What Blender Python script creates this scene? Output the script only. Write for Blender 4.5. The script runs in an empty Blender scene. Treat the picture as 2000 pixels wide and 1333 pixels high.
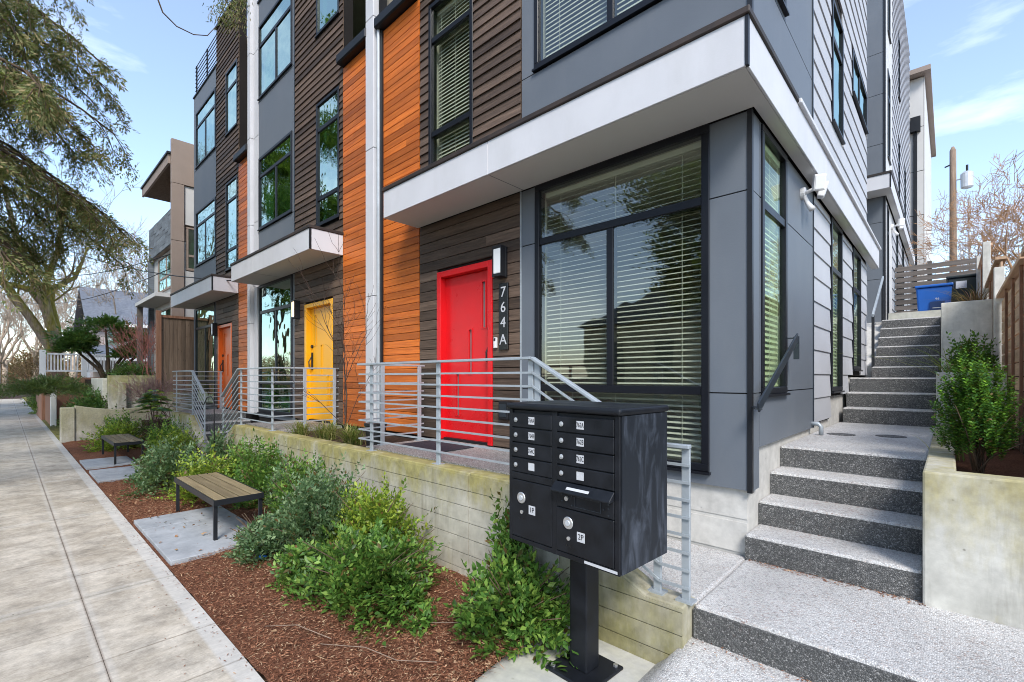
import bpy, math, random
import numpy as np
from mathutils import Vector, Matrix
R = math.radians
random.seed(7); rng = np.random.default_rng(7)
sc = bpy.context.scene
COL = sc.collection

# ------------------------------------------------------------------ camera
CAM_Z = 1.735
cd = bpy.data.cameras.new('camera'); cam = bpy.data.objects.new('camera', cd); COL.objects.link(cam)
cam.location = (0, 0, CAM_Z); cam.rotation_euler = (R(90), 0, R(42.9))
cd.sensor_width = 36; cd.lens = 920 * 36 / 2000; cd.shift_y = 71.5 / 2000
cd.clip_start = .05; cd.clip_end = 3000
sc.camera = cam
# ------------------------------------------------------------------ sky, sun, exposure
SUN_DIR = Vector((.62, -.52, .80)).normalized()
elev = math.asin(SUN_DIR.z); azim = math.atan2(SUN_DIR.x, SUN_DIR.y)
w = bpy.data.worlds.new('World'); sc.world = w; w.use_nodes = True
nt = w.node_tree; bg = nt.nodes['Background']
sky = nt.nodes.new('ShaderNodeTexSky'); sky.sky_type = 'NISHITA'; sky.sun_disc = False
sky.sun_elevation = elev; sky.sun_rotation = azim; sky.air_density = 1.0; sky.dust_density = .6; sky.ozone_density = 1.2
tc = nt.nodes.new('ShaderNodeTexCoord'); mp = nt.nodes.new('ShaderNodeMapping'); mp.inputs['Scale'].default_value = (1.2, 1.2, 4.5)
nz = nt.nodes.new('ShaderNodeTexNoise'); nz.inputs['Scale'].default_value = 1.7; nz.inputs['Detail'].default_value = 7; nz.inputs['Roughness'].default_value = .58
rp = nt.nodes.new('ShaderNodeValToRGB'); rp.color_ramp.elements[0].position = .55; rp.color_ramp.elements[1].position = .95
rp.color_ramp.elements[0].color = (.05, .05, .05, 1); rp.color_ramp.elements[1].color = (.75, .75, .75, 1)
mx = nt.nodes.new('ShaderNodeMixRGB'); mx.inputs['Color2'].default_value = (8.2, 8.6, 9.0, 1)
nt.links.new(tc.outputs['Generated'], mp.inputs['Vector']); nt.links.new(mp.outputs['Vector'], nz.inputs['Vector'])
nt.links.new(nz.outputs['Fac'], rp.inputs['Fac']); nt.links.new(rp.outputs['Color'], mx.inputs['Fac'])
nt.links.new(sky.outputs['Color'], mx.inputs['Color1']); nt.links.new(mx.outputs['Color'], bg.inputs['Color'])
bg.inputs['Strength'].default_value = .15
sl = bpy.data.lights.new('sun', 'SUN'); sl.energy = 1.9; sl.angle = R(18); sl.color = (1, .955, .89)
so = bpy.data.objects.new('sun', sl); COL.objects.link(so); so.location = (10, -10, 30)
so.rotation_euler = SUN_DIR.to_track_quat('Z', 'Y').to_euler()
sc.view_settings.view_transform = 'Standard'; sc.view_settings.look = 'None'; sc.view_settings.gamma = 1
sc.view_settings.exposure = 1.14; sc.view_settings.use_curve_mapping = False
sc.render.engine = 'CYCLES'
sc.cycles.max_bounces = 8; sc.cycles.transparent_max_bounces = 12; sc.cycles.caustics_reflective = False; sc.cycles.caustics_refractive = False
sc.cycles.use_denoising = True; sc.cycles.filter_width = 1.0

# ------------------------------------------------------------------ materials
class NT:
    def __init__(s, name):
        s.m = bpy.data.materials.new(name); s.m.use_nodes = True; s.t = s.m.node_tree
        s.b = s.t.nodes['Principled BSDF']; s.out = s.t.nodes['Material Output']
    def n(s, typ, **kw):
        x = s.t.nodes.new('ShaderNode' + typ)
        for k, v in kw.items():
            if k in x.inputs: s.put(x.inputs[k], v)
            else: setattr(x, k, v)
        return x
    def put(s, inp, v):
        if isinstance(v, bpy.types.NodeSocket): s.t.links.new(v, inp)
        else:
            if isinstance(v, (tuple, list)) and len(v) == 3 and inp.type == 'RGBA': v = (*v, 1)
            inp.default_value = v
    def pos(s): return s.n('NewGeometry').outputs['Position']
    def oloc(s, k=7.0):      # world position shifted by a random amount for each object, so that pieces differ
        r = s.n('ObjectInfo').outputs['Random']
        a = s.n('VectorMath', operation='ADD'); s.put(a.inputs[0], s.pos())
        c = s.n('CombineXYZ'); q = s.math('MULTIPLY', r, k * 13.7); s.put(c.inputs[0], q); s.put(c.inputs[1], q); s.put(c.inputs[2], q)
        s.put(a.inputs[1], c.outputs[0]); return a.outputs[0]
    def scaled(s, v, sx, sy, sz):
        m = s.n('Mapping'); s.put(m.inputs['Vector'], v); m.inputs['Scale'].default_value = (sx, sy, sz); return m.outputs[0]
    def noise(s, v, scale, detail=5, rough=.55, dist=0):
        x = s.n('TexNoise'); s.put(x.inputs['Vector'], v); x.inputs['Scale'].default_value = scale; x.inputs['Detail'].default_value = detail
        x.inputs['Roughness'].default_value = rough; x.inputs['Distortion'].default_value = dist; return x.outputs['Fac']
    def voro(s, v, scale, out='Distance', feature='F1', rand=1):
        x = s.n('TexVoronoi', feature=feature); s.put(x.inputs['Vector'], v); x.inputs['Scale'].default_value = scale; x.inputs['Randomness'].default_value = rand
        return x.outputs[out]
    def ramp(s, f, *stops):
        x = s.n('ValToRGB'); s.put(x.inputs['Fac'], f); e = x.color_ramp.elements
        while len(e) < len(stops): e.new(.5)
        for i, (p, c) in enumerate(stops):
            e[i].position = p; e[i].color = (c, c, c, 1) if isinstance(c, (int, float)) else (*c, 1)
        return x.outputs['Color']
    def mix(s, f, a, b, mode='MIX'):
        x = s.n('MixRGB', blend_type=mode); s.put(x.inputs['Fac'], f); s.put(x.inputs['Color1'], a); s.put(x.inputs['Color2'], b); return x.outputs['Color']
    def math(s, op, a, b=0.0, clamp=False):
        x = s.n('Math', operation=op); x.use_clamp = clamp; s.put(x.inputs[0], a); s.put(x.inputs[1], b); return x.outputs[0]
    def sep(s, v):
        x = s.n('SeparateXYZ'); s.put(x.inputs[0], v); return x.outputs
    def bump(s, h, strength=.3, dist=.01):
        x = s.n('Bump'); s.put(x.inputs['Height'], h); x.inputs['Strength'].default_value = strength; x.inputs['Distance'].default_value = dist
        s.put(s.b.inputs['Normal'], x.outputs['Normal'])
    def col(s, c): s.put(s.b.inputs['Base Color'], c)
    def fin(s, rough=.6, spec=.4, metal=0.0):
        s.put(s.b.inputs['Roughness'], rough); s.b.inputs['Specular IOR Level'].default_value = spec; s.b.inputs['Metallic'].default_value = metal
        return s.m

def plain(name, c, rough=.5, spec=.4, metal=0, var=.12, scale=3, bump=.0, bscale=60, st=(1, 1, 1), rnd=.0, dirt=0, dirtc=(.1, .09, .07)):
    s = NT(name); v = s.oloc() if rnd else s.pos(); vs = s.scaled(v, *st)
    f = s.noise(vs, scale, 6); a = tuple(x * (1 - var) for x in c); b = tuple(min(1, x * (1 + var)) for x in c)
    col = s.ramp(f, (.3, a), (.7, b))
    if rnd:
        r = s.n('ObjectInfo').outputs['Random']; col = s.mix(1, col, s.ramp(r, (0, 1 - rnd), (1, 1 + rnd)), 'MULTIPLY')
    if dirt:
        g = s.noise(s.scaled(s.pos(), 1, 1, .35), 2.2, 8, .65); col = s.mix(s.ramp(g, (.48, 0), (.8, dirt)), col, dirtc)
    s.col(col)
    if bump: s.bump(s.noise(vs, bscale, 4), bump, .01)
    rr = s.math('ADD', s.math('MULTIPLY', f, .2), rough - .1)
    return s.fin(rr, spec, metal)

def wood(name, c1, c2, rough=.55, rnd=.25, ax='x', grain=.35, spec=.3, knots=0.0):
    s = NT(name); st = {'x': (1.2, 22, 22), 'y': (22, 1.2, 22), 'z': (22, 22, 1.2)}[ax]
    v = s.oloc(); g = s.noise(s.scaled(v, *st), 2.0, 8, .65, .6)
    col = s.ramp(g, (.25, c1), (.72, c2))
    big = s.noise(s.scaled(v, *[x * .35 for x in st]), 1.5, 4); col = s.mix(.55, col, s.ramp(big, (.3, .55), (.7, 1.25)), 'MULTIPLY')
    r = s.n('ObjectInfo').outputs['Random']; col = s.mix(1, col, s.ramp(r, (0, 1 - rnd), (1, 1 + rnd)), 'MULTIPLY')
    if knots:
        k = s.voro(s.scaled(v, 3, 3, 9) if ax == 'x' else s.scaled(v, 3, 9, 3), 1.2); col = s.mix(s.ramp(k, (.03, knots), (.16, 0)), col, tuple(x * .25 for x in c1))
    s.col(col); s.bump(g, grain, .006); return s.fin(rough, spec)

def leafmat(name, dark, mid, light, rough=.42, trans=.3, spec=.35):
    s = NT(name); g = s.n('NewGeometry'); r = g.outputs['Random Per Island']
    c = s.ramp(r, (0, (.16, .085, .035)), (.035, (.13, .085, .03)), (.05, dark), (.55, mid), (1, light))
    big = s.noise(s.pos(), 3.2, 3); c = s.mix(.8, c, s.ramp(big, (.33, .62), (.68, 1.35)), 'MULTIPLY')
    s.col(c); s.fin(rough, spec)
    t = s.n('BsdfTranslucent'); s.put(t.inputs['Color'], s.mix(.6, c, (.25, .38, .04)))
    m = s.n('MixShader'); m.inputs[0].default_value = trans; s.t.links.new(s.b.outputs[0], m.inputs[1]); s.t.links.new(t.outputs[0], m.inputs[2])
    s.t.links.new(m.outputs[0], s.out.inputs['Surface']); return s.m

def glass(name, tint, ior=1.55, refl=(1, 1, 1), boost=0.0, wav=.012):
    s = NT(name); s.t.nodes.remove(s.b)
    tr = s.n('BsdfTransparent', Color=tint); gl = s.n('BsdfGlossy', Color=refl); gl.inputs['Roughness'].default_value = .015
    gm = s.n('NewGeometry'); dt = s.n('VectorMath', operation='DOT_PRODUCT'); s.t.links.new(gm.outputs['Incoming'], dt.inputs[0]); s.t.links.new(gm.outputs['Normal'], dt.inputs[1])
    f0 = ((ior - 1) / (ior + 1)) ** 2 * 1.9 + boost      # Schlick reflectance of the outer face of a thin double pane
    sch = s.math('POWER', s.math('SUBTRACT', 1.0, s.math('ABSOLUTE', dt.outputs['Value']), True), 5.0)
    bp = s.n('Bump'); s.put(bp.inputs['Height'], s.noise(s.oloc(), 1.6, 2)); bp.inputs['Strength'].default_value = wav; bp.inputs['Distance'].default_value = .3
    s.t.links.new(bp.outputs[0], gl.inputs['Normal'])
    f = s.math('MULTIPLY', s.math('ADD', s.math('MULTIPLY', sch, 1 - f0), f0, True), s.math('SUBTRACT', 1.0, gm.outputs['Backfacing']))
    m = s.n('MixShader'); s.put(m.inputs[0], f); s.t.links.new(tr.outputs[0], m.inputs[1]); s.t.links.new(gl.outputs[0], m.inputs[2])
    s.t.links.new(m.outputs[0], s.out.inputs['Surface']); return s.m

def emit(name, c, k):
    s = NT(name); s.col(c); s.b.inputs['Emission Color'].default_value = (*c, 1); s.b.inputs['Emission Strength'].default_value = k; return s.fin(.5)

def aggregate(name, cols, scale=95, dark=(.05, .05, .05), red=.0, wide=.0):
    s = NT(name); v = s.pos(); cc = s.voro(v, scale, 'Color'); d = s.voro(v, scale, 'Distance')
    r = s.sep(cc)[0]
    c = s.ramp(r, *cols)
    edge = s.voro(v, scale, 'Distance', 'DISTANCE_TO_EDGE')
    c = s.mix(s.ramp(edge, (.02, 1), (.14, 0)), c, dark)
    big = s.noise(v, 1.3, 6, .6); c = s.mix(.7, c, s.ramp(big, (.3, .72), (.7, 1.18)), 'MULTIPLY')
    if red:
        q = s.noise(v, 2.0, 7, .7); q2 = s.noise(v, 45, 3); k = s.math('MULTIPLY', s.ramp(q, (.52, 0), (.72, 1)), s.ramp(q2, (.55, 0), (.63, 1)))
        c = s.mix(s.math('MULTIPLY', k, red), c, (.16, .055, .025))
    s.col(c); s.bump(s.ramp(d, (0, 1), (.6, 0)), .55, .006); return s.fin(.62, .35)

def concrete(name, c1, c2, moss=0.0, mossz=(0, 1), boards=False, bumpk=.25, mossc=(.13, .12, .02), stain=.35, streak=.0, fine=14):
    s = NT(name); v = s.pos(); f = s.noise(v, 2.6, 8, .62); g = s.noise(v, fine, 6, .6)
    c = s.ramp(f, (.3, c1), (.7, c2)); c = s.mix(.45, c, s.ramp(g, (.3, .72), (.7, 1.18)), 'MULTIPLY')
    pit = s.voro(v, 9); c = s.mix(s.ramp(s.math('ADD', pit, s.math('MULTIPLY', g, .12)), (.08, stain), (.13, 0)), c, (.07, .065, .055))
    if streak:
        q = s.noise(s.scaled(v, 5, 5, .55), 2, 6, .65); c = s.mix(s.ramp(q, (.52, 0), (.75, streak)), c, (.12, .105, .07))
    if moss:
        z = s.sep(v)[2]; mr = s.n('MapRange'); s.put(mr.inputs['Value'], z); mr.inputs['From Min'].default_value = mossz[0]; mr.inputs['From Max'].default_value = mossz[1]
        q = s.noise(s.scaled(v, 2.2, 2.2, .8), 1.6, 8, .68); k = s.math('ADD', s.math('MULTIPLY', mr.outputs[0], .42), s.math('SUBTRACT', q, .50))
        c = s.mix(s.ramp(k, (.02, 0), (.30, moss)), c, s.ramp(g, (.3, mossc), (.7, tuple(x * 1.9 for x in mossc))))
    s.col(c); s.bump(s.mix(.5, g, f), bumpk, .012); return s.fin(.8, .25)

M = {}
M['orange'] = wood('orange_stained_cedar', (.36, .076, .012), (.60, .165, .025), .45, .33, 'x', .25)
M['dark'] = wood('dark_stained_wood', (.040, .026, .018), (.145, .098, .070), .62, .45, 'x', .8)
M['lap'] = plain('light_grey_lap_paint', (.42, .425, .445), .55, .35, var=.05, scale=2, rnd=.05, bump=.06, bscale=90, dirt=.10, dirtc=(.33, .33, .34))
M['laprear'] = plain('rear_lap_paint', (.40, .405, .43), .55, .35, var=.05, scale=2, rnd=.05)
M['grey'] = plain('slate_grey_panel', (.122, .138, .160), .50, .4, var=.07, scale=1.3, bump=.07, bscale=70, dirt=.40, dirtc=(.17, .18, .19))
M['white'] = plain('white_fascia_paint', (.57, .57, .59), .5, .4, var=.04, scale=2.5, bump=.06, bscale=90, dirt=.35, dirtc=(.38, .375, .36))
M['soffit'] = plain('white_soffit_paint', (.58, .575, .55), .6, .3, var=.03, scale=1.5, dirt=.06, dirtc=(.5, .48, .45))
M['cap'] = plain('rusty_dark_cap', (.030, .023, .020), .6, .4, var=.3, scale=4, bump=.2, dirt=.5, dirtc=(.10, .055, .035))
M['black'] = plain('black_metal', (.012, .013, .016), .42, .35, var=.15)
M['frame'] = plain('black_window_frame', (.009, .010, .014), .36, .25, var=.12)
M['framegrey'] = plain('dark_blue_window_frame', (.020, .027, .036), .36, .5, var=.12)
M['rail'] = plain('galvanised_grey_rail', (.36, .40, .43), .42, .5, .25, var=.10, scale=9, dirt=.2, dirtc=(.2, .19, .17))
M['backing'] = plain('dark_backing', (.02, .018, .017), .9, .1)
M['interior'] = plain('interior_wall', (.50, .47, .40), .8, .2)
M['blind'] = plain('cream_blind', (.55, .535, .475), .5, .35, var=.04)
M['red'] = plain('red_door_paint', (.62, .008, .012), .30, .5, var=.07, scale=3, bump=.08, bscale=60, dirt=.12, dirtc=(.30, .01, .012))
M['yellow'] = plain('yellow_door_paint', (.78, .37, .008), .36, .5, var=.05, scale=2)
M['orangedoor'] = plain('orange_door_paint', (.66, .12, .012), .36, .5, var=.05, scale=2)
M['doorglass'] = plain('frosted_door_glass', (.16, .15, .15), .12, .6, var=.2)
M['glass'] = glass('window_glass', (.92, .95, .91), 1.52, (.97, 1, .97), .05)
M['glassgreen'] = glass('coated_green_glass', (.42, .66, .50), 1.6, (.80, 1, .90), .42, .03)
M['glassside'] = glass('side_green_glass', (.90, .97, .85), 1.35, (.9, 1, .9), .0)
M['lampwhite'] = plain('lamp_diffuser', (.75, .76, .76), .3, .5, var=.02)
M['lamplit'] = emit('lit_lamp_diffuser', (1, .78, .5), 2.2)
M['plate'] = plain('black_plate', (.006, .006, .007), .25, .5)
M['silver'] = plain('brushed_silver', (.62, .63, .64), .3, .5, .8, var=.1)
M['label'] = plain('white_label', (.50, .51, .53), .5, .3, var=.06, scale=30)
M['ink'] = plain('black_ink', (.008, .008, .010), .5)
M['whiteplastic'] = plain('white_plastic', (.72, .72, .72), .4, .4, var=.04)
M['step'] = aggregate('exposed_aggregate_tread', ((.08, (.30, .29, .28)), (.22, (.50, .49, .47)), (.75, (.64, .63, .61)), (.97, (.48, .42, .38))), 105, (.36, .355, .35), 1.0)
M['riser'] = aggregate('exposed_aggregate_riser', ((.1, (.075, .076, .075)), (.5, (.13, .13, .127)), (.85, (.19, .188, .182)), (.98, (.30, .29, .28))), 105, (.045, .045, .044), .15)  # darker than the treads: partly rougher finish, partly riser shade put into the colour
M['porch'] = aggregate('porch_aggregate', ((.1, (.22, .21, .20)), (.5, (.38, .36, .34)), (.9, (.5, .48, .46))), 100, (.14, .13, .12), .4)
M['wall'] = concrete('board_formed_concrete', (.36, .335, .27), (.52, .49, .405), .8, (.56, 1.06), bumpk=.35, streak=.45, mossc=(.18, .155, .035))
M['wallend'] = concrete('mossy_concrete_end', (.34, .315, .24), (.48, .45, .35), .7, (.75, -.25), bumpk=.4, streak=.6, mossc=(.12, .108, .025))
M['upplanter'] = concrete('upper_planter_concrete', (.45, .44, .40), (.62, .605, .56), 0, bumpk=.3, streak=.25)
M['planter'] = concrete('planter_concrete', (.38, .37, .33), (.60, .585, .53), .7, (.6, 1.6), bumpk=.4, streak=.45, mossc=(.22, .185, .06), stain=.6)
M['found'] = concrete('foundation_concrete', (.42, .41, .385), (.58, .565, .53), 0, bumpk=.25, streak=.1)
M['oldwall'] = concrete('old_neighbour_concrete', (.26, .25, .22), (.46, .44, .38), .7, (.9, 2.1), bumpk=.5, streak=.7)
M['roughwall'] = concrete('rough_garden_wall', (.30, .285, .24), (.48, .455, .39), .4, (0, 1.0), bumpk=1.0, streak=.3, fine=28)
M['pad'] = concrete('concrete_pad', (.44, .44, .42), (.58, .575, .55), .3, (-.6, .5), bumpk=.2, mossc=(.16, .15, .05))
M['slate'] = concrete('bench_paver', (.26, .275, .29), (.40, .415, .43), 0, bumpk=.25)
M['bark'] = plain('brown_bark', (.085, .06, .04), .9, .15, var=.5, scale=6, bump=.9, bscale=18, st=(2, 2, .5))
M['twig'] = plain('bare_twig', (.36, .285, .215), .85, .15, var=.3, scale=3)
M['twigdark'] = plain('dark_bare_twig', (.075, .05, .04), .85, .15, var=.3, scale=3)
M['twigwarm'] = plain('warm_bare_twig', (.34, .20, .11), .85, .15, var=.3, scale=3)
M['benchwood'] = wood('weathered_bench_wood', (.14, .105, .055), (.27, .215, .12), .7, .18, 'x', .35)
M['fencewood'] = wood('brown_fence_wood', (.44, .27, .165), (.66, .46, .31), .75, .25, 'y', .4)
M['fencepost'] = wood('red_brown_post_wood', (.22, .105, .06), (.38, .20, .125), .75, .2, 'z', .4)
M['fenceboard'] = wood('weathered_vertical_board', (.12, .082, .055), (.25, .18, .13), .8, .25, 'z', .5, knots=.6)
M['fencegrey'] = wood('grey_brown_slat', (.085, .072, .063), (.15, .13, .118), .8, .2, 'x', .3)
M['blue'] = plain('blue_bin_plastic', (.012, .105, .42), .42, .4, var=.08)
M['bindark'] = plain('dark_bin_plastic', (.018, .024, .022), .5, .4, var=.1)
M['taupe'] = plain('taupe_panel', (.30, .235, .195), .6, .3, var=.08, scale=1, dirt=.15)
M['slatewall'] = plain('slate_shingle', (.15, .17, .19), .7, .3, var=.3, scale=5, rnd=.2, st=(.4, .4, 3))
M['nwhite'] = plain('neighbour_white', (.56, .555, .545), .6, .3, var=.04, dirt=.15, dirtc=(.45, .43, .4))
M['roofgrey'] = plain('grey_shingle_roof', (.17, .185, .215), .85, .2, var=.2, scale=7, bump=.4, bscale=25)
M['pinkwall'] = plain('old_house_clapboard', (.50, .42, .38), .7, .2, var=.08)
M['whitepaint'] = plain('white_painted_wood', (.78, .77, .74), .6, .3, var=.05)
M['pole'] = wood('utility_pole_wood', (.17, .12, .085), (.30, .22, .165), .8, .1, 'z', .4)
M['steel'] = plain('grey_transformer', (.50, .53, .56), .4, .5, .3)
M['beige'] = plain('beige_stucco', (.60, .50, .32), .8, .2, var=.05)
M['asphalt'] = plain('asphalt', (.05, .05, .052), .85, .2, var=.25, scale=30)
M['mat'] = plain('door_mat_fibre', (.045, .042, .05), .95, .1, var=.4, scale=60, bump=.6, bscale=200)
M['soil'] = plain('dark_soil', (.055, .036, .026), .95, .1, var=.5, scale=18, bump=.8, bscale=60)
M['pot'] = plain('black_plastic_pot', (.014, .015, .016), .5, .4)
# mailbox paints
s = NT('mailbox_black'); v = s.pos(); f = s.noise(v, 9, 6); s.col(s.ramp(f, (.3, (.006, .007, .009)), (.8, (.014, .016, .021)))); s.bump(s.noise(v, 160, 2), .08, .004); M['mail'] = s.fin(s.ramp(f, (.3, .34), (.7, .52)), .28)
s = NT('mailbox_chalky_black'); v = s.pos(); f = s.noise(s.scaled(v, 7, 7, 1.8), 1.3, 9, .6, 1.2); g = s.noise(v, 40, 4)
s.col(s.mix(s.ramp(f, (.48, 0), (.88, .8)), (.010, .013, .018), s.mix(g, (.06, .075, .105), (.17, .195, .24)))); M['chalk'] = s.fin(.55, .35)
# sidewalk
s = NT('sidewalk_concrete'); v = s.pos(); o = s.sep(v)
a = s.noise(v, 1.1, 9, .72); b_ = s.noise(s.scaled(v, 7, 1.6, 1), 3, 9, .78); g = s.noise(s.scaled(v, 3, 1, 1), 34, 6, .7)
c = s.ramp(a, (.32, (.32, .275, .21)), (.66, (.57, .52, .44))); c = s.mix(.75, c, s.ramp(b_, (.32, .72), (.62, 1.12)), 'MULTIPLY')
blot = s.noise(v, 4.2, 9, .74); c = s.mix(.8, c, s.ramp(blot, (.34, .55), (.58, 1.12)), 'MULTIPLY')
c = s.mix(.6, c, s.ramp(g, (.3, .72), (.7, 1.22)), 'MULTIPLY')
y = o[1]; edge = s.ramp(y, (.885, 0), (.905, 1))
xj = s.math('PINGPONG', s.math('ADD', o[0], 5.0), 1.5); ej = s.ramp(xj, (.05, .35), (.085, 0))
yj = s.math('ABSOLUTE', s.math('SUBTRACT', y, .41)); eg = s.ramp(yj, (.03, .35), (.05, 0))
lite = s.math('MAXIMUM', s.math('MAXIMUM', edge, ej), eg)
c = s.mix(s.math('MULTIPLY', lite, .55), c, s.mix(.4, (.56, .555, .525), s.ramp(b_, (.3, .35), (.7, .66))))
mj = s.math('PINGPONG', s.math('ADD', o[0], 5.0), .3); wob = s.math('MULTIPLY', s.noise(v, 9, 4), .010)
c = s.mix(s.math('MULTIPLY', s.ramp(s.math('ADD', mj, wob), (.008, .55), (.015, 0)), s.ramp(a, (.40, .1), (.6, .8))), c, (.10, .075, .05))
c = s.mix(s.ramp(s.math('ADD', yj, wob), (.007, .55), (.018, 0)), c, (.13, .085, .06))
sp = s.voro(v, 6.5); c = s.mix(s.ramp(sp, (.02, .75), (.05, 0)), c, (.06, .05, .04))
s.col(c); s.bump(g, .22, .006); M['walk'] = s.fin(.82, .25)
# mulch bed
s = NT('mulch'); v = s.pos(); a = s.noise(v, 3, 7, .65); b_ = s.noise(s.scaled(v, 1, 1, 1), 70, 6, .75)
c = s.ramp(b_, (.28, (.04, .018, .011)), (.5, (.165, .070, .040)), (.72, (.32, .16, .098))); c = s.mix(.6, c, s.ramp(a, (.3, .6), (.7, 1.3)), 'MULTIPLY')
s.col(c); s.bump(b_, 1, .02); M['mulch'] = s.fin(.95, .1)
s = NT('mulch_needles'); r = s.n('NewGeometry').outputs['Random Per Island']
s.col(s.ramp(r, (0, (.05, .02, .012)), (.35, (.20, .080, .044)), (.8, (.34, .16, .09)), (1, (.50, .36, .22)))); M['needle'] = s.fin(.9, .15)
# mossy tree
s = NT('mossy_bark'); v = s.pos(); f = s.noise(s.scaled(v, 1, 1, .4), 1.6, 7, .65); g = s.noise(s.scaled(v, 6, 6, 1.2), 3, 6, .65)
nz_ = s.sep(s.n('NewGeometry').outputs['Normal'])[2]
k = s.math('ADD', s.math('MULTIPLY', nz_, .22), s.math('SUBTRACT', f, .34)); c = s.mix(s.ramp(k, (.06, 0), (.24, .9)), s.ramp(g, (.3, (.17, .125, .09)), (.7, (.40, .31, .24))), s.ramp(g, (.3, (.16, .14, .02)), (.7, (.34, .29, .05))))
s.col(c); s.bump(g, .8, .05); M['mossbark'] = s.fin(.9, .1)
L = {}
L['green'] = leafmat('shrub_leaf_green', (.034, .088, .018), (.088, .195, .034), (.24, .36, .07))
L['blue'] = leafmat('shrub_leaf_blue_green', (.042, .088, .040), (.105, .185, .085), (.25, .34, .17))
L['yellow'] = leafmat('shrub_leaf_yellow_green', (.075, .14, .018), (.20, .30, .035), (.40, .46, .06))
L['box'] = leafmat('boxwood_leaf', (.014, .055, .010), (.040, .125, .020), (.16, .32, .035))
L['fatsia'] = leafmat('fatsia_leaf', (.02, .06, .02), (.045, .13, .03), (.30, .36, .03), .3)
L['cedar'] = leafmat('cedar_foliage', (.060, .082, .028), (.145, .17, .055), (.32, .23, .12), .6, .3)
L['rhodo'] = leafmat('rhododendron_leaf', (.02, .055, .018), (.05, .12, .035), (.12, .22, .06))
L['juniper'] = leafmat('juniper_foliage', (.03, .055, .025), (.08, .12, .05), (.17, .21, .09), .7)
L['grass'] = leafmat('grass_blade', (.07, .11, .02), (.17, .21, .05), (.42, .34, .15), .6, .35)
L['dry'] = leafmat('dry_leaf', (.12, .05, .03), (.27, .13, .07), (.42, .27, .15), .8, .2)
L['street'] = leafmat('street_tree_leaf', (.035, .07, .012), (.09, .15, .025), (.22, .28, .05), .6, .35)

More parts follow.
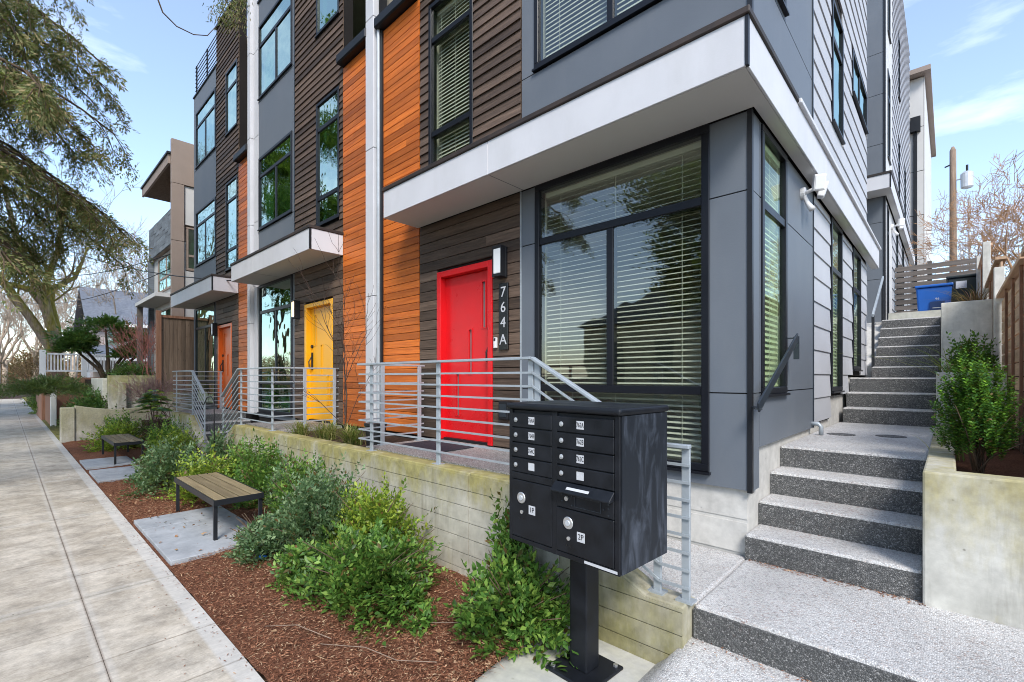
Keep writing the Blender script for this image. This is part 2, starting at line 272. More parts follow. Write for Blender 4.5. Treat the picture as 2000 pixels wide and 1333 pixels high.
# ------------------------------------------------------------------ object helpers
def tag(o, label=None, cat=None, group=None, kind=None):
    for k, x in (('label', label), ('category', cat), ('group', group), ('kind', kind)):
        if x: o[k] = x
    return o
WL = {}
def place(o, parent, loc=(0, 0, 0)):
    loc = Vector(loc); COL.objects.link(o)
    if parent is not None: o.parent = parent; o.location = loc - WL[parent.name]
    else: o.location = loc
    WL[o.name] = loc; return o
def thing(name, label, cat, group=None, loc=(0, 0, 0)):
    o = bpy.data.objects.new(name, None); o.empty_display_size = .2; place(o, None, loc); return tag(o, label, cat, group)
class MB:
    def __init__(s): s.v = []; s.f = []
    def add(s, vs, fs):
        o = len(s.v); s.v += [tuple(p) for p in vs]; s.f += [tuple(i + o for i in f) for f in fs]; return s
    def box(s, x0, x1, y0, y1, z0, z1):
        return s.add([(x0, y0, z0), (x1, y0, z0), (x1, y1, z0), (x0, y1, z0), (x0, y0, z1), (x1, y0, z1), (x1, y1, z1), (x0, y1, z1)],
                     [(0, 3, 2, 1), (4, 5, 6, 7), (0, 1, 5, 4), (1, 2, 6, 5), (2, 3, 7, 6), (3, 0, 4, 7)])
    def bar(s, p, q, w, h, up=(0, 0, 1)):       # rectangular bar from p to q
        p, q = Vector(p), Vector(q); d = (q - p).normalized(); a = d.cross(Vector(up))
        if a.length < 1e-4: a = Vector((1, 0, 0))
        a.normalize(); b = a.cross(d).normalized(); a *= w / 2; b *= h / 2
        vs = [p - a - b, p + a - b, p + a + b, p - a + b, q - a - b, q + a - b, q + a + b, q - a + b]
        return s.add(vs, [(0, 1, 2, 3), (7, 6, 5, 4), (4, 5, 1, 0), (5, 6, 2, 1), (6, 7, 3, 2), (7, 4, 0, 3)])
    def tube(s, pts, rad, n=6, cap=True):
        pts = [Vector(p) for p in pts]; k = len(pts); vs = []; ref = Vector((.31, .17, .93))
        for i, p in enumerate(pts):
            d = (pts[min(i + 1, k - 1)] - pts[max(i - 1, 0)]).normalized(); a = d.cross(ref)
            if a.length < .05: a = d.cross(Vector((1, 0, 0)))
            a.normalize(); b = d.cross(a); r = rad[i] if isinstance(rad, (list, tuple)) else rad
            for j in range(n): t = 2 * math.pi * j / n; vs.append(p + (a * math.cos(t) + b * math.sin(t)) * r)
        fs = [(i * n + j, i * n + (j + 1) % n, (i + 1) * n + (j + 1) % n, (i + 1) * n + j) for i in range(k - 1) for j in range(n)]
        if cap: fs += [tuple(range(n - 1, -1, -1)), tuple((k - 1) * n + j for j in range(n))]
        return s.add(vs, fs)
    def prism(s, poly, axis, a0, a1):           # polygon swept along an axis
        n = len(poly); f = {'x': lambda p, a: (a, p[0], p[1]), 'y': lambda p, a: (p[0], a, p[1]), 'z': lambda p, a: (p[0], p[1], a)}[axis]
        vs = [f(p, a0) for p in poly] + [f(p, a1) for p in poly]
        fs = [tuple(range(n)), tuple(range(2 * n - 1, n - 1, -1))] + [((i + 1) % n, i, i + n, (i + 1) % n + n) for i in range(n)]
        return s.add(vs, fs)
    def grid(s, x0, x1, y0, y1, nx, ny, zf):
        vs = [(x0 + (x1 - x0) * i / nx, y0 + (y1 - y0) * j / ny, zf(x0 + (x1 - x0) * i / nx, y0 + (y1 - y0) * j / ny)) for j in range(ny + 1) for i in range(nx + 1)]
        return s.add(vs, [(j * (nx + 1) + i, j * (nx + 1) + i + 1, (j + 1) * (nx + 1) + i + 1, (j + 1) * (nx + 1) + i) for j in range(ny) for i in range(nx)])
    def mesh(s, name, mat):
        me = bpy.data.meshes.new(name); me.from_pydata(s.v, [], s.f); me.materials.append(mat); return me
    def build(s, name, mat, parent=None, smooth=False, bevel=0, seg=2, loc=(0, 0, 0), recalc=True):
        me = s.mesh(name, mat)
        if recalc:
            import bmesh
            bm = bmesh.new(); bm.from_mesh(me); bmesh.ops.recalc_face_normals(bm, faces=bm.faces); bm.to_mesh(me); bm.free()
        if smooth: me.polygons.foreach_set('use_smooth', [True] * len(me.polygons))
        o = bpy.data.objects.new(name, me); place(o, parent, loc)
        if bevel: m = o.modifiers.new('bevel', 'BEVEL'); m.width = bevel; m.segments = seg; m.limit_method = 'ANGLE'
        return o
def box(name, mat, parent, x0, x1, y0, y1, z0, z1, bevel=0): return MB().box(x0, x1, y0, y1, z0, z1).build(name, mat, parent, bevel=bevel, seg=1, recalc=False)
def npmesh(name, V, F, mat):
    me = bpy.data.meshes.new(name); n, k = F.shape; me.vertices.add(len(V)); me.vertices.foreach_set('co', V.astype(np.float32).ravel())
    me.loops.add(n * k); me.loops.foreach_set('vertex_index', F.astype(np.int32).ravel()); me.polygons.add(n)
    me.polygons.foreach_set('loop_start', np.arange(0, n * k, k, dtype=np.int32)); me.update(calc_edges=True); me.materials.append(mat); return me
def norm(a): return a / np.maximum(np.linalg.norm(a, axis=1, keepdims=True), 1e-6)
def leaves(name, P, D, N, ln, wd, mat, fold=.18, wide=.45):
    D = norm(D); S = norm(np.cross(D, N)); U = np.cross(S, D); n = len(P); ln = np.broadcast_to(ln, (n,))[:, None]; wd = np.broadcast_to(wd, (n,))[:, None]
    m = P + D * ln * wide + U * wd * fold
    V = np.stack([P, m + S * wd * .5, P + D * ln, m - S * wd * .5], 1).reshape(-1, 3)
    b = np.arange(n)[:, None] * 4; F = np.concatenate([b + [0, 1, 2], b + [0, 2, 3]], 0)
    return npmesh(name, V, F, mat)
def mobj(name, me, parent=None, loc=(0, 0, 0)): return place(bpy.data.objects.new(name, me), parent, loc)
def text(name, body, size, mat, parent, loc, rot, ext=.0006, sx=1.0):
    cu = bpy.data.curves.new(name, 'FONT'); cu.body = body; cu.size = size; cu.extrude = ext; cu.align_x = 'CENTER'; cu.align_y = 'CENTER'; cu.resolution_u = 3
    t = bpy.data.objects.new(name, cu); me = bpy.data.meshes.new_from_object(t); bpy.data.objects.remove(t); me.materials.clear(); me.materials.append(mat)
    o = bpy.data.objects.new(name, me); place(o, parent, loc); o.rotation_euler = rot; o.scale = (sx, 1, 1); return o
def cyl_y(mb, cx, cz, y0, y1, r, n=16): return mb.tube([(cx, y0, cz), (cx, y1, cz)], r, n)

# ================================================================== THE SETTING
def struct(o, name=None): o['kind'] = 'structure'; return o
PORCH = .95; L1 = .375; FY = 3.83                       # porch level, lower landing level, facade plane
def gz(x, y): return -.05
struct(MB().grid(-400, 400, -300, 500, 4, 4, lambda x, y: -.06).build('ground', M['soil']))
struct(MB().box(-200, 120, -14, -3.4, -.05, -.02).build('road', M['asphalt']))
# sidewalk: slabs scored in squares, main joints each three metres
walk = struct(box('sidewalk', M['soil'], None, -60, 6, -1.45, 1.008, -.15, -.075))
for row, (y0, y1) in enumerate(((.4115, 1.01), (-.196, .4085), (-.806, -.204), (-1.45, -.814))):
    x = 4.0; i = 0
    while x > -56:
        big = x < -23 or row > 1; step = 3.0 if big else .6
        g1 = .016 if abs(((x + 5) % 3.0)) < .01 or abs(((x + 5) % 3.0) - 3) < .01 else .0012
        xe = x - step; g0 = .016 if abs(((xe + 5) % 3.0)) < .01 or abs(((xe + 5) % 3.0) - 3) < .01 else .0012
        dz = random.uniform(-.0015, .0015)
        box('slab', M['walk'], walk, xe + g0, x - g1, y0, y1, -.08, dz, 0)
        x = xe
# mulch bed between sidewalk and wall
PADS = ((-7.14, -5.29, 1.045, 1.95), (-13.15, -11.95, 1.045, 1.8), (-11.55, -10.25, 1.045, 1.8))
def mz(x, y):
    if any(a - .05 < x < b + .05 and y < d + .03 for a, b, c, d in PADS): return -.01 + random.uniform(-.004, .004)
    return .0 + .05 * min(1, max(0, (y - 1.0) / 1.2)) + .022 * math.sin(x * 2.3 + y) * math.sin(y * 3.1 + x * .7) + random.uniform(-.010, .010)
bed = struct(MB().grid(-17.4, -1.98, 1.014, 2.70, 220, 26, mz).build('mulch_bed', M['mulch'], smooth=True))
n = 75000; px = -1.95 - 9.5 * rng.random(n) ** 1.35; py = 1.03 + 1.62 * rng.random(n); th = rng.random(n) * 6.283
P = np.stack([px, py, .0 + .05 * np.clip((py - 1) / 1.2, 0, 1) + .022 * np.sin(px * 2.3 + py) * np.sin(py * 3.1 + px * .7) + .003 + .014 * rng.random(n)], 1)
D = np.stack([np.cos(th), np.sin(th), rng.normal(0, .22, n)], 1); N = np.stack([rng.normal(0, .4, n), rng.normal(0, .4, n), np.ones(n)], 1)
inpad = np.zeros(n, bool)
for a_, b_, c_, d_ in PADS: inpad |= (px > a_ - .01) & (px < b_ + .01) & (py < d_ + .01) & (rng.random(n) > .02)
P, D, N = P[~inpad], D[~inpad], N[~inpad]; n = len(P)
big = rng.random(n) < .10
ml = leaves('mulch_needles', P, D, N, np.where(big, rng.uniform(.05, .10, n), rng.uniform(.015, .042, n)), np.where(big, rng.uniform(.002, .004, n), rng.uniform(.003, .008, n)), M['needle'])
# strays on the paving and in the corners of the steps
m2 = 1100; qx = np.concatenate([-1.5 - 11 * rng.random(500), -1.1 + 1.0 * rng.random(300), -1.1 + 3.0 * rng.random(300)]); qy = np.concatenate([1.0 - .30 * rng.random(500) ** 2.2, 3.775 - .07 * rng.random(300) ** 2, 2.785 - .10 * rng.random(300) ** 2])
qz = np.concatenate([np.full(500, .006), np.full(300, L1 + .004), np.full(300, .19)]); th = rng.random(m2) * 6.283
sm = leaves('stray_needles', np.stack([qx, qy, qz], 1), np.stack([np.cos(th), np.sin(th), np.zeros(m2)], 1), np.stack([rng.normal(0, .3, m2), rng.normal(0, .3, m2), np.ones(m2)], 1), rng.uniform(.012, .035, m2), rng.uniform(.003, .007, m2), M['needle'])
tag(mobj('stray_needles', sm), 'stray needles along the sidewalk edge and the foot of the steps', 'needles', kind='stuff')
tag(mobj('mulch_needles', ml), 'red-brown cedar needles and bark scattered over the planting bed', 'mulch', kind='stuff')
# fallen dry leaves: few, large enough to see
n = 130; px = -2.1 - 7 * rng.random(n); py = 1.04 + 1.3 * rng.random(n); th = rng.random(n) * 6.283
P = np.stack([px, py, .035 + .05 * np.clip((py - 1) / 1.2, 0, 1)], 1); D = np.stack([np.cos(th), np.sin(th), rng.normal(0, .3, n)], 1); N = np.stack([rng.normal(0, .5, n), rng.normal(0, .5, n), np.ones(n)], 1)
tag(mobj('fallen_leaves', leaves('fallen_leaves', P, D, N, rng.uniform(.03, .065, n), rng.uniform(.018, .035, n), L['dry'])), 'dry brown leaves and litter lying on the mulch', 'leaves', kind='stuff')
# thin twigs lying on the mulch
for k, (pts) in enumerate([[(-2.9, 1.35, .06), (-2.62, 1.5, .085), (-2.4, 1.58, .06), (-2.2, 1.72, .07)], [(-3.4, 1.2, .05), (-3.2, 1.33, .08), (-2.9, 1.42, .065)], [(-2.55, 1.95, .09), (-2.25, 2.2, .10), (-2.1, 2.25, .1)]]):
    o = MB().tube(pts, .0028, 5).build('fallen_twig', M['pole'], smooth=True)
    tag(o, ['long bare twig on the mulch in front of the mailbox', 'bare twig on mulch by the kerb strip near the mailbox', 'bent twig under the bushes behind the mailbox', 'bare twig on the mulch near the blue scrap', 'short curved twig at the corner of the mulch'][k], 'twig', 'twigs fallen on the mulch')
# concrete pad under the mailbox, aggregate ramp, landing
struct(MB().prism([(-1.985, 1.82), (-1.26, 1.82), (-1.28, 2.70), (-2.03, 2.70), (-2.04, 2.22)], 'z', -.04, .008).build('mailbox_pad', M['pad'], bevel=.006))
def rampz(x, y):
    t = min(1, max(0, (y - 1.75) / 1.0)); e = min(1, max(0, (x + 1.30) / .16)); return .006 + (.175 * t) * (e * e * (3 - 2 * e))
struct(MB().grid(-1.30, 3.0, 1.0, 2.83, 60, 30, rampz).build('aggregate_ramp', M['step'], smooth=True))
lower = struct(MB().box(-1.125, 3.0, 2.815, 3.80, -.05, L1).box(-2.0, -1.126, 2.86, 3.845, -.05, L1 - .001).build('lower_landing', M['step'], bevel=.02))
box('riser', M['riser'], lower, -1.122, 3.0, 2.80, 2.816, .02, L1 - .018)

# ---- stairs beside the townhouse
stairs = struct(MB().box(-1.13, -.12, 4.78, 7.86, .0, 1.12).build('side_stairs', M['step'], bevel=.018))
def step(parent, x0, x1, y0, y1, z0, z1):
    MB().box(x0, x1, y0, y1, z0, z1).build('tread', M['step'], parent, bevel=.018)
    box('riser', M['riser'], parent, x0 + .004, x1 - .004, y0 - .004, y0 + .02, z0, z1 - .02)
for i, (y, z) in enumerate(((3.79, .56), (4.125, .747), (4.455, .934))):
    step(stairs, -1.13, -.12, y, y + .36, z - .186, z)
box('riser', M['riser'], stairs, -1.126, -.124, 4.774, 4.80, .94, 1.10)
for i in range(3): step(stairs, -1.08, -.12, 7.85 + .30 * i, 7.85 + .30 * i + (.33 if i < 2 else 2.0), 1.12 + .205 * i, 1.12 + .205 * (i + 1))
for i in range(6): step(stairs, -.98, -.12, 10.15 + .31 * i, 10.15 + .31 * i + .34, 1.735 + .188 * i, 1.735 + .188 * (i + 1))
struct(MB().box(-1.1, 30, 12.0, 60, 1.5, 2.86).build('upper_terrace', M['step']))
MB().prism([(10.60, 0), (13.69, 0), (13.69, 2.86), (12.1, 2.86), (10.60, 1.95)], 'x', -8, -.99).build('cheek_wall', M['found'], stairs)
box('ledge', M['pad'], stairs, -.9, -.1, 12.05, 12.3, 2.75, 3.02)
struct(MB().prism([(.5, -.05), (30, -.05), (30, 2.85), (.9, 2.3), (.5, .9)], 'y', 3.9, 12.0).build('bank', M['soil']))
for k, (x, y) in enumerate(((-.86, 6.15), (-.45, 6.3))):
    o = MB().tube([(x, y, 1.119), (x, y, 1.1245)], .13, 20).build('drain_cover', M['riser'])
    tag(o, ['round drain cover in the stair landing, nearer the wall', 'round drain cover in the stair landing, nearer the planter'][k], 'drain cover', 'round covers in the stair landing')

# ---- porches and their steps
porch = struct(MB().box(-4.98, -2.40, 2.86, 3.845, .0, PORCH - .012).build('porch', M['porch']))
porchB = struct(MB().box(-9.0, -7.44, 2.86, 3.845, .0, PORCH - .012).build('porch', M['porch']))
porch2 = struct(MB().box(-13.65, -12.05, 2.86, 3.845, .0, PORCH - .012).build('porch', M['porch']))
struct(MB().box(-7.44, -4.98, 2.86, 3.85, .0, PORCH - .06).box(-17.2, -13.65, 2.70, 3.85, .0, .5).build('planting_strip', M['soil']))
mid = struct(MB().box(-11.12, -9.98, 2.45, 3.845, .0, L1).build('middle_landing', M['porch']))
for i in range(2):
    MB().box(-2.40 + .2 * i, -2.20 + .2 * i, 2.865, 3.84, .1, PORCH - .19 * (i + 1)).build('step', M['step'], porch, bevel=.015)
    MB().box(-9.32 - .33 * i, -9.0 - .33 * i, 2.865, 3.84, .1, PORCH - .19 * (i + 1)).build('step', M['porch'], porchB, bevel=.015)
for i in range(2):
    x1 = -11.75 + .33 * i
    MB().box(x1 - .33, x1, 2.865, 3.84, .1, PORCH - .19 * (i + 1)).build('step', M['step'], porch2, bevel=.015)
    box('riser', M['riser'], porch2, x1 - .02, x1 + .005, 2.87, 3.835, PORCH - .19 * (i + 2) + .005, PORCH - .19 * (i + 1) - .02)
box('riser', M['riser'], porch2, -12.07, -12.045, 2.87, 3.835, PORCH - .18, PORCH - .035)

# ---- board-formed retaining walls: courses of boards are real grooves
def board_wall(name, label, segs, y0, y1, mat0):
    """segs: list of (x0, x1, [(x, ztop)...]) bays with a vertical joint between; each bay a child with grooved courses"""
    t = thing(name, label, 'wall', None, (segs[0][0], y0, 0))
    for sg_ in segs:
        x0, x1, top = sg_[:3]; mat = M[sg_[3]] if len(sg_) > 3 else mat0
        mb = MB(); zs = [0.135 * k - .04 for k in range(12)]
        def zt(x):
            for (xa, za), (xb, zb) in zip(top, top[1:]):
                if xa - 1e-6 <= x <= xb + 1e-6: return za + (zb - za) * (x - xa) / max(1e-6, xb - xa)
            return top[-1][1]
        core = [(x0 + .005, -.06)] + [(max(x0 + .005, min(x1 - .005, x)), z - .004) for x, z in top][::1] + [(x1 - .005, -.06)]
        mb.prism([(x0 + .005, -.06), (x1 - .005, -.06)] + [(max(x0 + .005, min(x1 - .005, x)), z) for x, z in reversed(top)], 'y', y0 + .009, y1)
        bay = mb.build('wall_bay', mat, t, bevel=.008, seg=2)
        xs = sorted(set([x0 + .007, x1 - .007] + [x for x, z in top if x0 + .01 < x < x1 - .01]))
        for za, zb in zip(zs, zs[1:]):
            za += .006; zb -= .001
            poly_top = []; pts = []
            # clip the course under the top line
            n = 40; xsn = sorted(set(xs + [x0 + .004 + (x1 - x0 - .008) * i / n for i in range(n + 1)]))
            up = [(x, min(zb, zt(x) - .012)) for x in xsn]; run = []
            for p in up + [(None, -9)]:
                if p[1] > za + .006: run.append(p)
                else:
                    if len(run) > 1:
                        simp = [run[0]] + [run[i] for i in range(1, len(run) - 1) if abs((run[i][1] - run[i - 1][1]) * (run[i + 1][0] - run[i][0]) - (run[i + 1][1] - run[i][1]) * (run[i][0] - run[i - 1][0])) > 1e-7] + [run[-1]]
                        j = random.uniform(0, .003)
                        MB().prism([(simp[0][0], za), (simp[-1][0], za)] + list(reversed(simp)), 'y', y0 - j, y0 + .008).build('board_course', mat, bay)
                    run = []
    return t
WT = .925
board_wall('retaining_wall', 'board-formed mossy concrete retaining wall behind the mailbox and near shrubs',
           [(-9.98, -8.3, [(-9.98, .40), (-9.92, .42), (-9.02, WT), (-8.3, WT)]), (-8.3, -6.4, [(-8.3, WT), (-6.4, WT)]), (-6.4, -4.5, [(-6.4, WT), (-4.5, WT)]), (-4.5, -2.98, [(-4.5, WT), (-2.98, WT)]),
            (-2.98, -2.02, [(-2.98, WT), (-2.42, WT), (-2.02, .725)]), (-2.02, -1.13, [(-2.02, .725), (-1.37, .40), (-1.13, .40)], 'wallend')], 2.67, 2.86, M['wall'])
board_wall('retaining_wall', 'far mossy concrete retaining wall below the orange door porch',
           [(-13.5, -11.12, [(-13.5, WT), (-12.0, WT), (-11.2, .42), (-11.12, .42)])], 2.67, 2.86, M['wall'])
# ---- planter tiers right of the stairs
def planter(label, x0, x1, y0, y1, z0, z1, soilz, mat='upplanter'):
    t = thing('planter', label, 'planter', 'concrete planters stepping up beside the stairs', (x0, y0, z0))
    MB().box(x0, x1, y0, y0 + .15, z0, z1).build('front_wall', M[mat], t, bevel=.012)
    MB().box(x0, x0 + .15, y0 + .151, y1, z0, z1 - .003).build('side_wall', M[mat], t, bevel=.012)
    MB().box(x0 + .15, x1, y0 + .15, y1, z0, soilz).build('soil', M['mulch'], t)
planter('pale concrete planter at the foot of the stairs holding a round boxwood', -.12, .47, 3.74, 7.6, .2, 1.175, 1.06, 'planter')
planter('middle concrete planter of the three beside the stairs', -.12, .47, 7.62, 9.9, .6, 1.80, 1.68)
planter('upper concrete planter of the three, below the bins', -.10, .47, 9.95, 13.2, .9, 2.90, 2.78)

# ================================================================== TOWNHOUSES
def rects_minus(x0, x1, z0, z1, holes):
    xs = sorted({x0, x1, *[h for a in holes for h in a[:2] if x0 < h < x1]}); zs = sorted({z0, z1, *[h for a in holes for h in a[2:4] if z0 < h < z1]}); out = []
    for za, zb in zip(zs, zs[1:]):
        run = None
        for xa, xb in zip(xs, xs[1:]):
            cx, cz = (xa + xb) / 2, (za + zb) / 2
            if any(a[0] < cx < a[1] and a[2] < cz < a[3] for a in holes):
                if run: out.append((*run, za, zb)); run = None
            else: run = (run[0], xb) if run else (xa, xb)
        if run: out.append((*run, za, zb))
    return out
class Face:      # a wall plane: axis 'x' faces the street (-Y) at y=p; axis 'y' faces +X at x=p
    def __init__(s, axis, p): s.axis, s.p = axis, p
    def box(s, mb, a0, a1, d0, d1, z0, z1):      # d = distance outwards from the plane
        if s.axis == 'x': return mb.box(a0, a1, s.p - d1, s.p - d0, z0, z1)
        return mb.box(s.p + d0, s.p + d1, a0, a1, z0, z1)
    def pt(s, a, d, z): return (a, s.p - d, z) if s.axis == 'x' else (s.p + d, a, z)
BOARD = {}
def board_mesh(kind, mat):
    if (kind, mat.name) not in BOARD:
        mb = MB()
        if kind == 'lap': pr = [(0, 0), (-1, 0), (-1, .03), (-.35, 1.04), (0, 1.04)]
        else: pr = [(0, 0), (-.9, .0), (-1, .04), (-1, .90), (-.9, .94), (0, .94)]
        mb.prism(pr, 'x', 0, 1); o = mb.mesh(kind + '_board', mat); BOARD[kind, mat.name] = o
        import bmesh
        bm = bmesh.new(); bm.from_mesh(o); bmesh.ops.recalc_face_normals(bm, faces=bm.faces); bm.to_mesh(o); bm.free()
    return BOARD[kind, mat.name]
def clad(face, wall, name, a0, a1, z0, z1, pitch, holes, mat, kind='flat', th=.022, butt=0.0, off=0.0, jit=.0):
    me = board_mesh(kind, mat); z = z0
    while z < z1 - .01:
        h = min(pitch, z1 - z); segs = [(a0, a1)]
        for ha, hb, hz0, hz1 in holes:
            if hz0 < z + h - .012 and hz1 > z + .012:
                new = []
                for sa, sb in segs:
                    if hb <= sa or ha >= sb: new.append((sa, sb))
                    else:
                        if ha - sa > .01: new.append((sa, ha))
                        if sb - hb > .01: new.append((hb, sb))
                segs = new
        for sa, sb in segs:
            cuts = [sa]
            if butt and sb - sa > .7:
                if random.random() < butt: cuts.append(random.uniform(sa + .25, sb - .25))
            cuts.append(sb)
            for ca, cb in zip(cuts, cuts[1:]):
                o = bpy.data.objects.new(name, me); place(o, wall, face.pt(ca + .0015, off + random.uniform(0, jit), z))
                o.scale = (cb - ca - .003, th + random.uniform(0, jit), h)
                if face.axis == 'y': o.rotation_euler = (0, 0, R(90))
        z += pitch
def panels(face, house, name, a0, a1, zsplits, holes, mat, asplits=(), th=.014, gap=.005, off=0.0):
    al = sorted([a0, a1, *asplits])
    for aa, ab in zip(al, al[1:]):
        for za, zb in zip(zsplits, zsplits[1:]):
            rs_ = rects_minus(aa + gap, ab - gap, za + gap, zb - gap, holes); left = list(rs_)
            while left:          # pieces that touch belong to one panel, a piece across a window is a panel of its own
                comp = [left.pop()]; grow = True
                while grow:
                    grow = False
                    for r in list(left):
                        if any(r[0] < c[1] - 1e-6 and r[1] > c[0] + 1e-6 and (abs(r[2] - c[3]) < 1e-6 or abs(r[3] - c[2]) < 1e-6) for c in comp): comp.append(r); left.remove(r); grow = True
                mb = MB()
                for r in comp: face.box(mb, r[0], r[1], off, off + th, r[2], r[3])
                mb.build(name, mat, house, recalc=False)
def window(face, house, a0, a1, z0, z1, vbars=(), hbars=(), fr='frame', gl='glassgreen', blind=None, fw=.055, out=.03, vspan=None, slat_tilt=26, curtain=False, bd=.095, hw=.014, dep=.07):
    """frame (with mullions) > pane for each opening, blind"""
    mb = MB(); d0, d1 = -dep, out
    face.box(mb, a0, a1, d0, d1, z0, z0 + fw); face.box(mb, a0, a1, d0, d1, z1 - fw, z1)
    face.box(mb, a0, a0 + fw, d0, d1, z0 + fw, z1 - fw); face.box(mb, a1 - fw, a1, d0, d1, z0 + fw, z1 - fw)
    for zb in hbars: face.box(mb, a0 + fw, a1 - fw, d0 + .01, d1 - .008, zb - .035, zb + .035)
    hs = [z0 + fw, *sorted(hbars), z1 - fw]
    vs = vspan if vspan else (z0, z1)
    for vb in vbars: face.box(mb, vb - .035, vb + .035, d0 + .012, d1 - .012, vs[0] + (.035 if vspan else fw), vs[1] - (.035 if vspan else fw))
    f = mb.build('window', M[fr], house, bevel=.004, seg=1, recalc=False)
    al = [a0 + fw, *sorted(vbars), a1 - fw]
    for za, zb in zip(hs, hs[1:]):
        cols = list(zip(al, al[1:])) if (not vspan or (za >= vspan[0] - .06 and zb <= vspan[1] + .06)) else [(al[0], al[-1])]
        for aa, ab in cols:
            m = MB(); dd = random.uniform(-.003, .003); face.box(m, aa - .01, ab + .01, out - .032 + dd, out - .026 + dd, za - .01, zb + .01); m.build('pane', M[gl], f, recalc=False)
    m = MB()          # pale lining of the opening behind the frame
    for q in ((a0 + .002, a0 + .014, z0, z1), (a1 - .014, a1 - .002, z0, z1), (a0 + .015, a1 - .015, z0 + .002, z0 + .014), (a0 + .015, a1 - .015, z1 - .014, z1 - .002)): face.box(m, q[0], q[1], -.165, -dep - .001, q[2], q[3])
    m.build('lining', M['blind'], f, recalc=False)
    # sill
    m = MB(); face.box(m, a0 - .01, a1 + .01, 0.0, out + .02, z0 - .022, z0 - .002); m.build('sill', M[fr], f, recalc=False)
    if blind:
        m = MB(); zz = blind[0] if isinstance(blind, tuple) else z0 + fw + .02; c, s_ = math.cos(R(slat_tilt)) * hw, math.sin(R(slat_tilt)) * hw
        while zz < z1 - fw - .05:
            pa, pb = a0 + fw + .012, a1 - fw - .012
            q = [face.pt(pa, -bd + c, zz - s_), face.pt(pb, -bd + c, zz - s_), face.pt(pb, -bd - c, zz + s_), face.pt(pa, -bd - c, zz + s_)]
            q2 = [(x, y, z + .0028) for x, y, z in q]
            m.add(q + q2, [(0, 3, 2, 1), (4, 5, 6, 7), (0, 1, 5, 4), (1, 2, 6, 5), (2, 3, 7, 6), (3, 0, 4, 7)]); zz += .0475
        face.box(m, a0 + fw + .01, a1 - fw - .01, -bd - .03, -bd + .02, z1 - fw - .055, z1 - fw - .005)
        for t in (.12, .5, .88):
            ac = a0 + fw + (a1 - a0 - 2 * fw) * t; face.box(m, ac - .002, ac + .002, -bd + hw + .001, -bd + hw + .003, z0 + fw + .02, z1 - fw - .05)
        o = m.build('blind', M['blind'], f); o['kind'] = 'stuff'
    if curtain:
        m = MB(); nn = 28; w_ = (a1 - a0) * curtain
        pts = [(a0 + fw + w_ * i / nn, -.12 + .02 * math.sin(i * 1.7)) for i in range(nn + 1)]
        for (pa, da), (pb, db) in zip(pts, pts[1:]): m.add([face.pt(pa, da, z0 + .06), face.pt(pb, db, z0 + .06), face.pt(pb, db, z1 - .06), face.pt(pa, da, z1 - .06)], [(0, 1, 2, 3)])
        m.build('curtain', M['blind'], f)
    return f
def shell(house, face, a0, a1, z0, z1, holes, th=.16, mat='backing'):
    mb = MB()
    for r in rects_minus(a0, a1, z0, z1, holes): face.box(mb, r[0], r[1], -th, -.004, r[2], r[3])
    return mb.build('wall', M[mat], house, recalc=False)
def entry_door(house, a0, a1, z0, z1, mat, mirror):
    """door frame standing proud > leaf, three staggered slots of glass, handle set, threshold"""
    F_ = Face('x', FY); mb = MB(); fw = .075
    F_.box(mb, a0, a0 + fw, -.16, .035, z0, z1); F_.box(mb, a1 - fw, a1, -.16, .035, z0, z1); F_.box(mb, a0 + fw, a1 - fw, -.16, .035, z1 - fw, z1)
    d = mb.build('door', M[mat], house, bevel=.006, seg=2, recalc=False)
    W = a1 - a0 - 2 * fw; H = z1 - z0 - fw; x0 = a0 + fw + .004; x1 = a1 - fw - .004
    slots = [(.785, .85, .66, .925), (.515, .575, .395, .655), (.24, .30, .14, .395)]
    if mirror: slots = [(1 - b, 1 - a, c, e) for a, b, c, e in slots]
    hol = [(x0 + W * a, x0 + W * b, z0 + .02 + H * c, z0 + .02 + H * e) for a, b, c, e in slots]
    mb = MB()
    for r in rects_minus(x0, x1, z0 + .02, z1 - fw - .004, hol): F_.box(mb, r[0], r[1], -.10, -.058, r[2], r[3])
    mb.build('leaf', M[mat], d, recalc=False)
    for h in hol:
        m = MB(); F_.box(m, h[0] + .001, h[1] - .001, -.085, -.075, h[2] + .001, h[3] - .001); m.build('glass_slot', M['doorglass'], d, recalc=False)
        m = MB(); b = .014
        for r in rects_minus(h[0] - b, h[1] + b, h[2] - b, h[3] + b, [h]): F_.box(m, r[0], r[1], -.057, -.050, r[2], r[3])
        m.build('slot_trim', M[mat], d, recalc=False)
    hx = x0 + .07 if mirror else x1 - .035
    m = MB(); F_.box(m, hx - .02, hx + .02, -.057, -.035, z0 + .93, z0 + 1.25); m.tube([F_.pt(hx, -.04, z0 + .96), F_.pt(hx, .01, z0 + .98), F_.pt(hx, .015, z0 + 1.08), F_.pt(hx, -.04, z0 + 1.18)], .011, 8)
    m.tube([F_.pt(hx, -.06, z0 + 1.36), F_.pt(hx, -.03, z0 + 1.36)], .032, 14); m.build('handle', M['black'], d)
    m = MB(); F_.box(m, a0 + fw, a1 - fw, -.15, -.02, z0, z0 + .018); m.build('threshold', M['black'], d, recalc=False)
    return d
